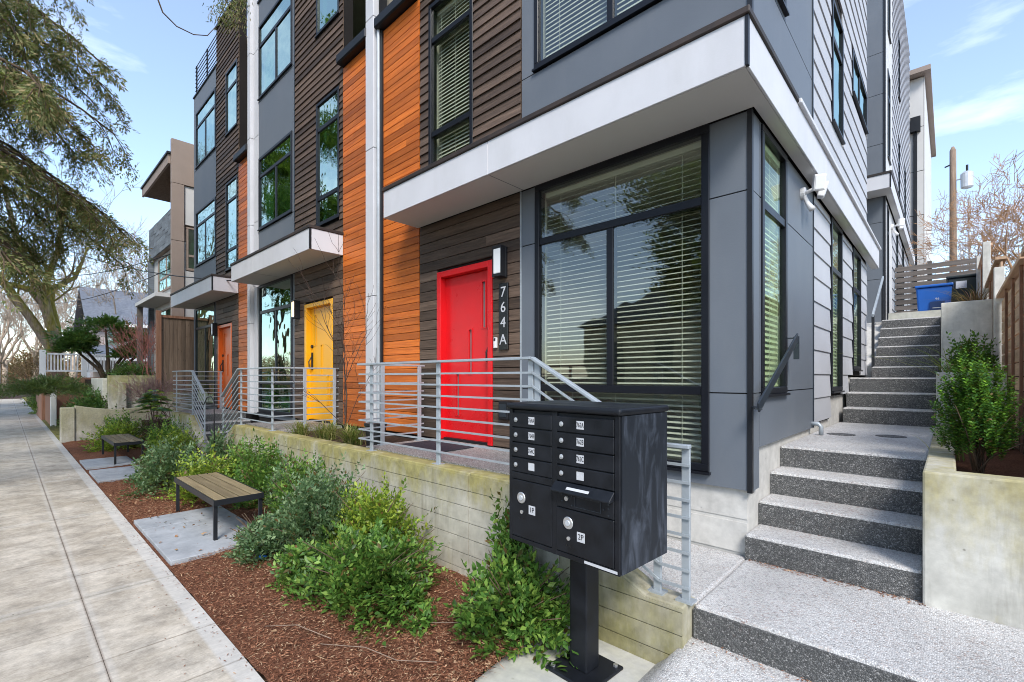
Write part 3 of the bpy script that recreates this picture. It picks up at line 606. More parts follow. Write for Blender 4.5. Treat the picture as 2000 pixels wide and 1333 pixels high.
def canopy(house, x0, x1, y0, z0, z1, side=None):
    """white boxed canopy; side = (x out, y end) carries it round the corner"""
    yb = FY - .03
    mb = MB().box(x0 + .02, x1 - .02, y0 + .02, yb, z0, z0 + .02)
    if side: mb.box(-1.07, x1 - .02, yb + .001, side - .02, z0 + .0005, z0 + .02)
    c = mb.build('canopy', M['soffit'], house, recalc=False)
    xm = [x0, x0 + (x1 - x0) * .44, x1] if x1 - x0 > 4 else [x0, x0 + (x1 - x0) * .33, x1]
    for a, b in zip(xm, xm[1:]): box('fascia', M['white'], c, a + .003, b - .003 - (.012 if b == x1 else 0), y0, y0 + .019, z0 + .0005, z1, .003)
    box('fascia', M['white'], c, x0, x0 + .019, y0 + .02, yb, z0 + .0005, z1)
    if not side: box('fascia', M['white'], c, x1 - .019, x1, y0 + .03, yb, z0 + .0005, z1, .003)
    else:
        ys = [y0 + .03, 5.9, 8.6, side]
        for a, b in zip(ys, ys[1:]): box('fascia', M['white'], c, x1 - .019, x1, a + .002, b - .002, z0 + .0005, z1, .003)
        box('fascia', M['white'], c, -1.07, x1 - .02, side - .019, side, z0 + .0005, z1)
    box('corner_trim', M['black'], c, x1 - .018, x1 + .004, y0 - .004, y0 + .027, z0 + .004, z1 - .002)
    # dark cap flashing with a worn lip
    box('cap', M['cap'], c, x0 - .015, x1 + .015, y0 - .018, yb + .03, z1 + .001, z1 + .05, .006)
    if side:
        box('cap', M['cap'], c, -1.09, x1 + .015, yb + .031, 4.62, z1 + .0015, z1 + .05, .006)
        box('gutter', M['white'], c, -1.09, x1 + .03, 4.63, side + .02, z1 + .002, z1 + .045, .006)
    # joint line across the soffit
    box('soffit_joint', M['grey'], c, xm[1] - .004, xm[1] + .004, y0 + .03, yb, z0 - .0015, z0 + .002)
    return c
SOF, CAN = 3.755, 4.085
FA = Face('x', FY)
def unit(label, off, mirror, orange, woodx, greyx, canx, door, doormat, tall, gwin, ground, gmull, blinds, third_left=None, body=True, tops=(10.0, 11.0), gl='glassgreen', curtain=0):
    o = lambda t: (t[0] + off, t[1] + off)
    orange, woodx, greyx, canx, door, tall, gwin, ground = map(o, (orange, woodx, greyx, canx, door, tall, gwin, ground)); gm = gmull + off
    lo, hi = min(orange[0], greyx[0]), max(orange[1], greyx[1])
    h = thing('townhouse', label, 'townhouse', 'townhouses in a row along the sidewalk', ((lo + hi) / 2, FY, 0))
    wins = [(*tall, 4.44, 6.635), (*tall, 7.85, 9.44), (*gwin, 4.985, 6.56), (*gwin, 7.86, 9.47), (*ground, .985, 3.75)]
    holes = wins + [(*door, PORCH, 3.09)]
    woodw = shell(h, FA, *woodx, .2, tops[1], holes); greyw = shell(h, FA, *greyx, .9 if greyx[1] > -2 else .2, tops[0], holes); ow = shell(h, FA, *orange, .2, 7.02, [])
    # cladding
    clad(FA, ow, 'cedar_board', orange[0] + .01, orange[1] - .006, PORCH + .01, 6.86, .1, [], M['orange'], 'flat', .024, .12, jit=.002)
    dh = [(a - .004, b + .004, c - .004, d + .004) for a, b, c, d in holes]
    clad(FA, woodw, 'dark_board', woodx[0] + .006, woodx[1] - .006, PORCH + .005, SOF - .004, .128, dh, M['dark'], 'flat', .022, .25, jit=.004)
    clad(FA, woodw, 'dark_board', woodx[0] + .006, woodx[1] - .006, CAN + .06, tops[1] - .05, .115, dh, M['dark'], 'lap', .026, .0, jit=.003)
    panels(FA, h, 'panel', *greyx, (.875, 1.615, 3.155, SOF - .002), wins, M['grey'])
    panels(FA, h, 'panel', *greyx, (CAN + .055, 4.955, 7.8, tops[0]), [(a, b, c - (.0 if c > 7 else .03), d) for a, b, c, d in wins], M['grey'])
    box('trim', M['rail'], h, woodx[1] - .005, woodx[1] + .004, FY - .034, FY, PORCH, SOF - .004) if not mirror else box('trim', M['framegrey'], h, woodx[0] - .008, woodx[0] + .004, FY - .03, FY, CAN + .06, tops[0])
    # parapet caps and roof rail
    box('parapet_cap', M['black'], h, greyx[0] - .02, greyx[1] + .02, FY - .04, FY + .2, tops[0] + .001, tops[0] + .04)
    box('parapet_cap', M['black'], h, woodx[0] - .02, woodx[1] + .02, FY - .05, FY + .2, tops[1] - .045, tops[1] + .02)
    for k in range(8): box('roof_rail', M['black'], h, greyx[0], greyx[1], FY + .02, FY + .035, tops[0] + .12 + .115 * k, tops[0] + .135 + .115 * k)
    for t in (0, .5, 1): box('roof_rail_post', M['black'], h, greyx[0] + (greyx[1] - greyx[0] - .04) * t, greyx[0] + .04 + (greyx[1] - greyx[0] - .04) * t, FY + .036, FY + .07, tops[0] + .04, tops[0] + 1.0)
    # gutter over the cedar bay and the set-back storey above it
    box('gutter', M['black'], h, orange[0] - .02, orange[1] + .02, FY - .14, FY + .1, 6.87, 7.03, .02)
    F2 = Face('x', FY + .55); sw = shell(h, F2, orange[0] - .1, orange[1] + .1, 6.95, 10.6, []); clad(F2, sw, 'siding_board', orange[0], orange[1], 7.0, 10.55, .2, [], M['lap'], 'lap', .02)
    box('roof', M['backing'], h, orange[0], orange[1], FY - .02, FY + .6, 6.95, 7.0)
    # windows
    fr = 'frame'
    window(FA, h, *tall, 4.44, 6.635, (), (4.92, 6.15), fr, 'glass' if blinds else gl, True if blinds else None, curtain=0, slat_tilt=58, hw=.018)
    window(FA, h, *tall, 7.85, 9.44, (), (8.95,), fr, gl)
    window(FA, h, *gwin, 4.985, 6.56, (gm,), (6.15,) if not blinds else (6.15,), fr, 'glass' if blinds else gl, True if blinds else None, vspan=(4.985, 6.15) if not blinds else None, curtain=curtain, slat_tilt=58, hw=.018)
    window(FA, h, *gwin, 7.86, 9.47, (gm,), (9.02,), fr, gl, vspan=(7.86, 9.02), curtain=curtain)
    window(FA, h, *ground, .985, 3.75, (gm,), (1.63, 3.155), fr, 'glass' if blinds else gl, True if blinds else None, fw=.06, out=.035, vspan=(1.63, 3.155), curtain=curtain)
    entry_door(h, *door, PORCH, 3.09, doormat, mirror)
    # body: party walls, floors, roof
    mb = MB()
    for z in (.90, 4.0, 7.02, 9.97): mb.box(lo + .02, hi - .17, FY + .165, 10.3, z - .14, z)
    mb.box(lo + .02, hi - .17, 8.0, 8.1, .9, 9.8); mb.box(lo + .02, lo + .16, FY + .166, 10.3, .2, 9.8); mb.box(lo + .17, hi - .18, 10.31, 10.5, .2, 10.4)
    if off == 0 and not mirror: pass
    else: mb.box(hi - .16, hi - .02, FY + .166, 10.3, .2, 9.8)
    mb.build('interior', M['interior'], h, recalc=False)
    return h, wins
hA, _ = unit('near corner townhouse with the red front door and number 764 A', 0, False, (-6.20, -5.24), (-5.24, -3.405), (-3.405, -1.106), None or (-5.26, -.955), (-4.856, -3.841), 'red', (-5.04, -4.18), (-3.22, -1.40), (-3.205, -1.40), -2.306, True, gl='glassgreen')
hB, _ = unit('middle townhouse with the yellow front door', 0, True, (-7.36, -6.47), (-9.27, -7.36), (-11.2, -9.27), (-11.1, -7.35), (-8.81, -7.71), 'yellow', (-8.343, -7.487), (-11.17, -9.40), (-11.15, -9.385), -10.22, False, curtain=.22)
hC, _ = unit('far townhouse of the row with the orange front door', -5.12, True, (-7.36, -6.53), (-9.12, -7.36), (-11.32, -9.12), (-11.1, -7.35), (-8.95, -7.85), 'orangedoor', (-8.32, -7.45), (-11.08, -9.19), (-11.1, -9.22), -10.15, False)
canopy(hA, -5.26, -.955, 3.265, SOF, CAN, side=11.0)
canopy(hB, -11.1, -7.34, 3.245, SOF, CAN)
canopy(hC, -16.42, -12.47, 3.245, SOF, CAN)
# white party-wall fins with black seams and downspouts
for house, x0, x1, y0 in ((hB, -6.47, -6.25, FY - .12), (hC, -11.64, -11.47, FY - .10)):
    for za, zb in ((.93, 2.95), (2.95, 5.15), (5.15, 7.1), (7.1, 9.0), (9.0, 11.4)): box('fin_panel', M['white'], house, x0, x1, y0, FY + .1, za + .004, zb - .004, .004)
box('seam', M['black'], hB, -6.248, -6.235, FY - .03, FY + .1, .93, 11.3)
mb = MB(); mb.tube([(-6.19, FY - .07, .97), (-6.19, FY - .07, 6.9)], .028, 10); mb.build('downspout', M['rail'], hA, smooth=False)
box('corner_trim', M['black'], hA, -6.235, -6.205, FY - .05, FY, .95, 6.86)
box('corner_trim', M['black'], hA, -6.155, -6.125, FY - .055, FY - .024, .95, 6.86)
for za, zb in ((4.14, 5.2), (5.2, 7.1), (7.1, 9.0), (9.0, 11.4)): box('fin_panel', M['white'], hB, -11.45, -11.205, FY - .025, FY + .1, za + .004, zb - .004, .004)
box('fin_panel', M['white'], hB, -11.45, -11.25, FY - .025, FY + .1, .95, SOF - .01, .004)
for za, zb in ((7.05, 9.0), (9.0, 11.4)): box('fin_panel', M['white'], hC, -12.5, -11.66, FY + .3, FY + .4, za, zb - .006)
# ---- the side of the corner townhouse
SX = -1.106; FS = Face('y', SX)
sw = [(4.06, 4.83, 1.60, 3.74), (7.04, 7.84, 1.56, 3.75), (8.85, 9.69, 1.86, 3.74), (4.12, 4.80, 5.02, 6.56), (7.11, 7.92, 4.99, 6.56), (8.80, 10.47, 6.10, 6.76), (7.11, 7.92, 7.9, 9.5)]
sidew = shell(hA, FS, 3.86, 10.55, 1.22, 10.0, sw + [(7.04, 8.45, 1.0, 1.50), (8.45, 10.56, 1.0, 1.765)])
mb = MB(); FS.box(mb, 3.86, 4.02, -.16, -.004, .89, 1.219); mb.build('wall', M['backing'], hA, recalc=False)
panels(FS, hA, 'panel', 3.845, 4.02, (.872, 1.615, 3.155, SOF - .002), [], M['grey'], gap=.003)
panels(FS, hA, 'panel', 4.02, 5.995, (1.185, 1.615, 3.155, SOF - .002), sw, M['grey'])
panels(FS, hA, 'panel', 3.845, 5.95, (CAN + .055, 4.955, 7.8, 10.0), sw, M['lap'] if False else M['grey'])
sh = [(a - .03, b + .03, c - .03, d + .03) for a, b, c, d in sw]
clad(FS, sidew, 'siding_board', 6.005, 7.04, 1.24, SOF - .004, .268, sh, M['lap'], 'lap', .022)
clad(FS, sidew, 'siding_board', 7.04, 8.45, 1.24 + .268, SOF - .004, .268, sh, M['lap'], 'lap', .022)
clad(FS, sidew, 'siding_board', 8.45, 10.54, 1.24 + .536, SOF - .004, .268, sh, M['lap'], 'lap', .022)
clad(FS, sidew, 'siding_board', 5.965, 10.54, CAN + .06, 10.0, .268, sh, M['lap'], 'lap', .022)
for k, (a, b, c, d) in enumerate(sw):
    window(FS, hA, a, b, c, d, (9.62,) if k == 5 else (), () if k == 5 else ((c + d) / 2 + .4 if k > 5 else (3.12 if k < 3 else 6.09),), 'frame', 'glassside' if k < 3 else 'glassgreen', (True if k < 4 else None), out=.03, slat_tilt=58, bd=.040, hw=.017, dep=.02)
mb = MB(); mb.box(SX - .012, SX + .022, FY - .024, FY + .014, .865, SOF - .003); mb.build('corner_trim', M['black'], hA, recalc=False)
mb = MB(); mb.box(SX - .012, SX + .022, FY - .024, FY + .014, CAN + .06, 10.0); mb.build('corner_trim', M['black'], hA, recalc=False)
mb = MB(); mb.box(SX + .0, SX + .024, 5.985, 6.005, 1.19, SOF - .004); mb.build('corner_trim', M['framegrey'], hA, recalc=False)
mb = MB(); mb.box(SX + .0, SX + .026, 5.945, 5.966, CAN + .06, 10.0); mb.build('corner_trim', M['framegrey'], hA, recalc=False)
box('wall', M['lap'], hA, -4.0, SX - .003, 10.552, 10.6, 1.2, 10.0)
box('roof', M['backing'], hA, -6.2, SX + .02, FY + .2, 10.6, 10.02, 10.1)
# foundation
MB().prism([(3.86, -.05), (10.55, -.05), (10.55, 1.74), (8.4, 1.74), (8.4, 1.5), (7.0, 1.5), (7.0, 1.24), (4.03, 1.20), (4.03, .885), (3.86, .885)], 'x', -1.9, SX - .022).build('foundation', M['found'], hA)
for z in (.40, .66): box('foundation_course', M['found'], hA, -2.38, SX - .026, FY + .022 + (.002 if z > .5 else 0), FY + .08, z - .01, z + .22)
box('foundation', M['found'], hA, -6.2, -1.901, FY + .03, FY + .3, -.05, .885)
box('panel', M['grey'], hA, -3.4, -1.42, FY - .012, FY + .01, .88, .985)
# elbow drain pipe at the foot of the side wall
tag(MB().tube([(SX - .02, 5.93, 1.24), (SX + .075, 5.93, 1.24), (SX + .10, 5.93, 1.21), (SX + .10, 5.93, 1.125)], .022, 10).build('drain_pipe', M['rail'], smooth=True), 'small grey elbow drain pipe low on the side wall by the landing', 'pipe')

# ================================================================== REAR HOUSES
h = thing('townhouse', 'rear townhouse up the stairs with grey corner and slim canopy', 'townhouse', None, (-3.5, 13.7, 2.86))
RY = 13.7; FR = Face('x', RY); RX = -1.1; FRS = Face('y', RX); RS = 5.89; RC = 6.2
rw = [(-2.5, -1.62, 3.1, 5.8)]; shell(h, FR, -6.5, RX - .003, 2.8, 13.6, rw)
panels(FR, h, 'panel', -6.5, RX, (2.9, 4.0, 5.3, RS - .002), rw, M['grey'], asplits=(-3.2,))
panels(FR, h, 'panel', -6.5, RX, (RC + .05, 7.1, 8.25, 9.2, 11.2, 13.6), [], M['grey'], asplits=(-3.2,))
window(FR, h, *rw[0], (), (5.2,))
rs = [(14.1, 14.55, 3.1, 5.8), (16.6, 17.3, 3.2, 5.8), (18.8, 19.6, 3.2, 5.8), (14.3, 14.9, 7.0, 9.1), (17.4, 18.0, 6.9, 8.6), (19.8, 20.5, 6.9, 8.6), (14.3, 14.9, 10.0, 12.2), (17.4, 18.0, 9.9, 11.6)]
sww = shell(h, FRS, RY + .03, 22.6, 2.8, 13.8, rs)
for r in rs: window(FRS, h, *r, (), (r[3] - .6,))
panels(FRS, h, 'white_panel', RY + .02, 15.5, (2.9, 5.88), rs, M['nwhite']); panels(FRS, h, 'white_panel', RY + .02, 15.5, (RC + .05, 9.4, 13.8), rs, M['nwhite'])
clad(FRS, sww, 'siding_board', 15.5, 22.6, 2.95, RS, .27, rs, M['laprear'], 'lap', .03); clad(FRS, sww, 'siding_board', 15.5, 22.6, RC + .06, 13.8, .27, rs, M['laprear'], 'lap', .03)
mb = MB(); mb.box(RX - .01, RX + .03, RY - .03, RY + .016, 2.9, RS - .003); mb.box(RX - .01, RX + .03, RY - .03, RY + .016, RC + .06, 13.6); mb.build('corner_trim', M['black'], h, recalc=False)
cn = box('canopy', M['soffit'], h, -5.5, RX + .14, RY - .55, RY - .02, RS, RS + .02); box('canopy', M['soffit'], h, RX + .04, RX + .14, RY - .019, 22.9, RS, RS + .02)
box('fascia', M['white'], cn, -5.5, RX + .14, RY - .57, RY - .551, RS, RC, .004); box('fascia', M['white'], cn, RX + .141, RX + .16, RY - .55, 22.9, RS, RC, .004)
box('cap', M['cap'], cn, -5.52, RX + .175, RY - .585, RY - .02, RC + .001, RC + .05); box('cap', M['cap'], cn, RX + .03, RX + .175, RY - .019, 22.9, RC + .0015, RC + .05)
box('corner_trim', M['black'], cn, RX + .142, RX + .166, RY - .575, RY - .545, RS + .004, RC - .003)
box('body', M['backing'], h, -6.4, RX - .4, RY + .3, 22.5, 2.5, 13.6)
h = thing('house', 'tall white panelled house with a flat dark roof behind the rear townhouse', 'house', None, (-3.5, 24, 2.86))
FW = Face('x', 24.0); box('body', M['backing'], h, -7, -.72, 24.02, 33, 2.5, 13.3)
panels(FW, h, 'panel', -7, -.72, (2.9, 4.6, 6.3, 8.0, 9.7, 11.4, 13.3), [], M['nwhite'], asplits=(-2.2,), gap=.012)
panels(Face('y', -.72), h, 'panel', 24.0, 33, (2.9, 6.3, 9.7, 13.3), [], M['nwhite'], asplits=(27,), gap=.012)
box('roof', M['taupe'], h, -7.2, -.52, 23.6, 33.2, 13.32, 13.5); box('downspout', M['black'], h, -1.02, -.92, 23.9, 23.98, 2.9, 11.2); box('rain_head', M['black'], h, -1.12, -.82, 23.78, 23.98, 11.2, 11.75)

# ================================================================== RAILINGS
def railing(label, loc, group=None): return thing('railing', label, 'railing', group or 'grey steel railings along the porches', loc)
RZ = [1.042 + .1045 * k for k in range(8)]; RT = 1.885; RY0 = 2.755
def post(t, x, y, z0, z1, along='x'):
    w_, d_ = (.05, .018) if along == 'x' else (.018, .05)
    p = box('post', M['rail'], t, x - w_ / 2, x + w_ / 2, y - d_ / 2, y + d_ / 2, z0, z1, .002); box('foot_plate', M['rail'], p, x - .05, x + .05, y - .04, y + .04, z0 - .006, z0 + .006)
def rails(t, p, q, top=True, zs=RZ, dz0=0, dz1=0, zt=RT):
    for z in zs: MB().bar((p[0], p[1], z + dz0), (q[0], q[1], z + dz1), .012, .016).build('rail', M['rail'], t)
    if top: MB().bar((p[0], p[1], zt + dz0), (q[0], q[1], zt + dz1), .05, .022).build('top_rail', M['rail'], t, bevel=.003, seg=1)
t = railing('grey steel railing in front of the red door running down to the landing', (-2.4, RY0, WT))
for x in (-4.705, -3.52): post(t, x, RY0 + .018, WT, RT - .01)
post(t, -2.375, RY0 + .018, WT, RT - .01); post(t, -2.31, RY0 + .018, WT - .03, RT - .03)
rails(t, (-4.95, RY0), (-2.35, RY0)); rails(t, (-4.95, RY0 + .012), (-4.95, 3.66), zs=[z + .001 for z in RZ], zt=RT + .001)
for y in (3.05, 3.58): post(t, -4.932, y, PORCH - .01, RT - .01, 'y')
sl_ = -.5436; dx = 1.03; rails(t, (-2.345, RY0), (-2.345 + dx, RY0), dz1=sl_ * dx)
rails(t, (-1.315, RY0), (-1.125, RY0), dz0=sl_ * dx, dz1=sl_ * dx)
for x in (-1.335, -1.155): post(t, x, RY0 + .018, .405, RT + sl_ * dx - .01)
t = railing('grey steel railing in front of the yellow door', (-8.2, RY0, WT))
for x in (-8.95, -7.56): post(t, x, RY0 + .018, WT, RT - .01)
rails(t, (-9.02, RY0), (-7.45, RY0)); rails(t, (-7.5, RY0 + .012), (-7.5, 3.80), zs=[z + .001 for z in RZ], zt=RT + .001)
for y in (3.23, 3.72): post(t, -7.48, y, PORCH - .01, RT - .01, 'y')
rails(t, (-9.025, RY0), (-9.95, RY0), dz1=sl_ * .925); post(t, -9.93, RY0 + .018, .42, RT + sl_ * .925 - .01)
t = railing('grey steel railing below the orange door at the far steps', (-12.6, RY0, WT))
for x in (-13.45, -12.05): post(t, x, RY0 + .018, WT, RT - .01)
rails(t, (-13.7, RY0), (-12.0, RY0)); rails(t, (-11.995, RY0), (-11.12, RY0), dz1=sl_ * .875); post(t, -11.14, RY0 + .018, .42, RT + sl_ * .875 - .01)
rails(t, (-13.65, RY0 + .012), (-13.65, 3.8), zs=[z + .001 for z in RZ], zt=RT + .001); post(t, -13.64, 3.75, PORCH - .01, RT - .01, 'y')
# dark handrails along the stairs
t = thing('handrail', 'flat black steel handrail fixed to the grey corner wall by the lower steps', 'handrail', 'dark handrails of the side stairs', (-1.03, 4.2, 1.5))
MB().bar((-1.0, 3.66, 1.52), (-1.0, 4.84, 2.10), .014, .072).build('rail', M['framegrey'], t, bevel=.002, seg=1)
for p, q in (((-1.0, 3.67, 1.51), (-1.085, 3.86, 1.515)), ((-1.0, 4.83, 2.09), (-1.085, 4.83, 2.09))): MB().bar(p, q, .045, .01).build('bracket', M['framegrey'], t)
MB().bar((-1.01, 4.845, 2.105), (-1.01, 4.845, 1.90), .012, .045, (1, 0, 0)).build('return', M['framegrey'], t)
t = thing('handrail', 'dark steel handrail on posts beside the upper flight of steps', 'handrail', 'dark handrails of the side stairs', (-.98, 10.9, 2.0))
MB().bar((-.97, 10.15, 2.80), (-.97, 11.85, 3.72), .03, .06).build('rail', M['rail'], t, bevel=.004, seg=1)
for y, z0, z1 in ((10.2, 1.92, 2.80), (11.8, 2.86, 3.66)): box('post', M['black'], t, -.99, -.95, y - .02, y + .02, z0, z1)

# ================================================================== THINGS ON THE WALLS
def lamp(label, x, z, lit=False):
    t = thing('wall_lamp', label, 'wall lamp', 'box lamps beside the front doors', (x, FY - .03, z))
    y = FY - .03; MB().box(x - .065, x + .065, y - .035, y + .004, z - .17, z + .17).build('back_box', M['black'], t, bevel=.004, seg=1)
    d = MB().box(x - .058, x + .058, y - .105, y - .036, z - .135, z + .145).build('diffuser', M['lamplit'] if lit else M['lampwhite'], t, bevel=.01, seg=2)
    for a, b in ((z + .146, z + .172), (z - .165, z - .136)): box('rim', M['black'], t, x - .067, x + .067, y - .11, y - .0355, a, b)
    for sx in (-1, 1): box('side_strip', M['black'], t, x + sx * .0625 - .004, x + sx * .0625 + .004, y - .108, y - .0358, z - .1355, z + .1455)
lamp('unlit black box lamp above the 764 A plate', -3.665, 3.02)
lamp('lit warm box lamp beside the yellow door', -9.08, 3.02, True)
lamp('unlit box lamp beside the orange door', -14.2, 3.0)
t = thing('number_plate', 'tall black number plate reading 764 A beside the red door', 'number plate', None, (-3.646, FY - .03, 2.4))
MB().box(-3.715, -3.577, FY - .05, FY - .028, 2.045, 2.79).build('plate', M['plate'], t, bevel=.003, seg=1)
for k, ch in enumerate('764A'): text('digit', ch, .165, M['label'], t, (-3.646, FY - .0535, (2.685, 2.515, 2.345, 2.155)[k]), (R(90), 0, 0), .002)
t = thing('doorbell', 'small white doorbell left of the number plate', 'doorbell', None, (-3.78, FY - .03, 2.13)); MB().box(-3.80, -3.755, FY - .055, FY - .026, 2.07, 2.19).build('case', M['whiteplastic'], t, bevel=.006); box('button', M['black'], t, -3.792, -3.763, FY - .057, FY - .0552, 2.15, 2.182)
t = thing('mail_slot', 'dark metal outlet cover low on the wall right of the red door', 'outlet cover', None, (-3.62, FY - .03, 1.4)); MB().box(-3.70, -3.56, FY - .075, FY - .024, 1.27, 1.47).build('cover', M['black'], t, bevel=.008); box('flap', M['framegrey'], t, -3.68, -3.58, FY - .08, FY - .0755, 1.30, 1.44)
def flood(label, x, y, z, s=1.0):
    t = thing('floodlight', label, 'floodlight', 'security floodlights under the canopies', (x, y, z))
    MB().tube([(x - .012, y, z), (x + .035 * s, y, z)], .06 * s, 16).build('mount', M['whiteplastic'], t, smooth=False, bevel=.004)
    MB().tube([(x + .03, y, z), (x + .09 * s, y + .03 * s, z + .03 * s), (x + .11 * s, y + .04 * s, z + .03 * s)], .018 * s, 8).build('arm', M['whiteplastic'], t, smooth=True)
    for k, (dy, dzz) in enumerate(((-.07, .05), (.11, .03))):
        c = Vector((x + .16 * s, y + dy * s, z + dzz * s)); n_ = Vector((.45, -.8, -.25)).normalized() if k == 0 else Vector((.9, .2, -.3)).normalized()
        hd = MB().bar(c - n_ * .03 * s, c + n_ * .03 * s, .105 * s, .15 * s).build('lamp_head', M['whiteplastic'], t, bevel=.01 * s)
        MB().bar(c + n_ * .031 * s, c + n_ * .034 * s, .08 * s, .12 * s).build('lens', M['lampwhite'], hd)
    MB().tube([(x + .03, y - .02, z - .04), (x + .06 * s, y - .03, z - .12 * s), (x + .10 * s, y - .05, z - .19 * s)], [.02 * s, .022 * s, .03 * s], 10).build('sensor', M['whiteplastic'], t, smooth=True)
flood('white twin-head security floodlight on the grey corner wall under the canopy', SX + .016, 5.45, 3.58)
flood('small white floodlight on the rear townhouse wall', RX + .02, 15.3, 5.55, 1.2)

# ================================================================== MAILBOX
t = thing('mailbox', 'black cluster mailbox on a pedestal with numbered doors in the foreground', 'mailbox', None, (-1.585, 2.335, .008)); t.rotation_euler = (0, 0, R(-3.2))
def mpart(mb, name, mat, parent=t, bevel=0, smooth=False, seg=1):
    me = mb.mesh(name, mat); o = bpy.data.objects.new(name, me); COL.objects.link(o); o.parent = parent
    if smooth: me.polygons.foreach_set('use_smooth', [True] * len(me.polygons))
    if bevel: m = o.modifiers.new('bevel', 'BEVEL'); m.width = bevel; m.segments = seg; m.limit_method = 'ANGLE'
    return o
Wm, Dm, Z0, Z1 = .398, .235, .735, 1.535
mpart(MB().box(-Wm, Wm, -Dm + .012, Dm, Z0, Z1), 'cabinet', M['mail'], bevel=.006)
mpart(MB().box(Wm + .0005, Wm + .006, -Dm + .014, Dm - .004, Z0 + .004, Z1 - .002), 'side_panel', M['chalk'])['label'] = 'chalky faded right side of the cabinet'
mpart(MB().box(-Wm - .012, Wm + .014, -Dm - .018, Dm + .012, Z1 + .001, Z1 + .038), 'hood', M['mail'], bevel=.014, seg=3)
for x0, x1 in ((-Wm, -.372), (-.048, -.012), (.368, Wm)): mpart(MB().box(x0, x1, -Dm, -Dm + .0115, Z0, Z1), 'face_frame', M['mail'], bevel=.002)
mpart(MB().box(-.3715, .3675, -Dm + .001, -Dm + .0115, Z0, Z0 + .028), 'face_frame', M['mail'], bevel=.002)
def door(x0, x1, z0, z1, num=None, big=False, lockx=.035):
    d = mpart(MB().box(x0, x1, -Dm - .004, -Dm + .011, z0, z1), 'door', M['mail'], bevel=.003)
    if big:
        cx, cz = x0 + .085, z0 + (z1 - z0) * .70
        k = mpart(MB().tube([(cx, -Dm - .003, cz), (cx, -Dm - .012, cz)], .034, 24), 'lock_ring', M['silver'], d, .003); mpart(MB().tube([(cx, -Dm - .011, cz), (cx, -Dm - .017, cz)], .017, 18), 'lock', M['steel'], d, .002)
        mpart(MB().tube([(cx + .002, -Dm - .004, cz - .085), (cx + .002, -Dm - .010, cz - .085)], .011, 12), 'rivet', M['silver'], d)
        for a in (-.012, .014): mpart(MB().tube([(cx + a, -Dm - .004, cz - .125), (cx + a, -Dm - .006, cz - .125)], .005, 8), 'rivet', M['plate'], d)
        lx, lz, lw, lh = cx + .085, cz - .06, .026, .026
    else:
        cx, cz = x0 + lockx, (z0 + z1) / 2
        mpart(MB().tube([(cx, -Dm - .003, cz), (cx, -Dm - .010, cz)], .0145, 16), 'lock', M['silver'], d, .002); box_ = MB().box(cx - .002, cx + .014, -Dm - .0125, -Dm - .0101, cz - .002, cz + .012); mpart(box_, 'keyhole_flap', M['steel'], d)
        lx, lz, lw, lh = x0 + .165, cz + .002, .024, .022
    p = mpart(MB().box(lx - lw, lx + lw, -Dm - .0055, -Dm - .0041, lz - lh, lz + lh), 'number_label', M['label'], d)
    if num:
        o = text('lettering', num, .036 if not big else .042, M['ink'], None, (0, 0, 0), (R(90), 0, 0), .0004, .62 if not big else .9)
        o.parent = d; o.location = (lx, -Dm - .0062, lz); WL.pop(o.name, None)
rowsL = [Z1 - .02 - .0905 * k for k in range(5)]
for k, nm in enumerate(('764A', '764B', '764C', None)): door(-.370, -.05, rowsL[k + 1] + .004, rowsL[k] - .002, nm)
mpart(MB().box(-.370, -.05, -Dm - .003, -Dm + .011, rowsL[4] - .040, rowsL[4] + .001), 'blank_panel', M['mail'], bevel=.002)
door(-.370, -.05, Z0 + .032, rowsL[4] - .044, '1P', True)
for k, nm in enumerate(('762A', '762B', '762C', None)): door(-.010, .366, rowsL[k + 1] + .004, rowsL[k] - .002, nm)
zf = rowsL[4]
fl = MB().prism([(-Dm - .006, zf + .002), (-Dm - .052, zf - .040), (-Dm - .052, zf - .052), (-Dm - .004, zf - .046)], 'x', -.018, .372); o = mpart(fl, 'outgoing_flap', M['mail'], bevel=.003)
lb = MB().add([(.085, -Dm - .030, zf - .0165), (.235, -Dm - .030, zf - .0165), (.235, -Dm - .042, zf - .0275), (.085, -Dm - .042, zf - .0275)], [(0, 3, 2, 1)]); mpart(lb, 'flap_label', M['label'])
d = mpart(MB().box(-.010, .366, -Dm - .003, -Dm + .011, zf - .142, zf - .048), 'outgoing_panel', M['mail'], bevel=.003)
mb = MB()
for r in rects_minus(.118, .288, zf - .124, zf - .066, [(.121, .285, zf - .121, zf - .069)]): mb.box(r[0], r[1], -Dm - .006, -Dm - .0031, r[2], r[3])
mpart(mb, 'slot_rim', M['framegrey'], d)
mpart(MB().tube([(.062, -Dm - .002, zf - .088), (.062, -Dm - .010, zf - .088)], .0125, 14), 'lock', M['silver'], d)
for a, b in ((.03, -.07), (.03, -.105), (.098, -.07), (.098, -.12), (.335, -.07), (.335, -.09), (.335, -.125), (.305, -.10)): mpart(MB().tube([(a, -Dm - .003, zf + b), (a, -Dm - .007, zf + b)], .0045, 8), 'screw', M['framegrey'], d)
door(-.010, .366, Z0 + .032, zf - .146, '2P', True)
mpart(MB().box(.18, .385, -Dm - .0015, -Dm + .0005, Z0 + .008, Z0 + .022), 'maker_label', M['label'])
mpart(MB().box(-.062, .062, -.062, .062, .02, Z0 + .002), 'pedestal', M['mail'], bevel=.008, seg=2)
mpart(MB().box(-.165, .165, -.165, .165, .0, .02), 'base_plate', M['mail'], bevel=.006)
for a in (-.13, .13):
    for b in (-.13, .13): mpart(MB().tube([(a, b, .02), (a, b, .032)], .014, 6), 'bolt', M['silver'])

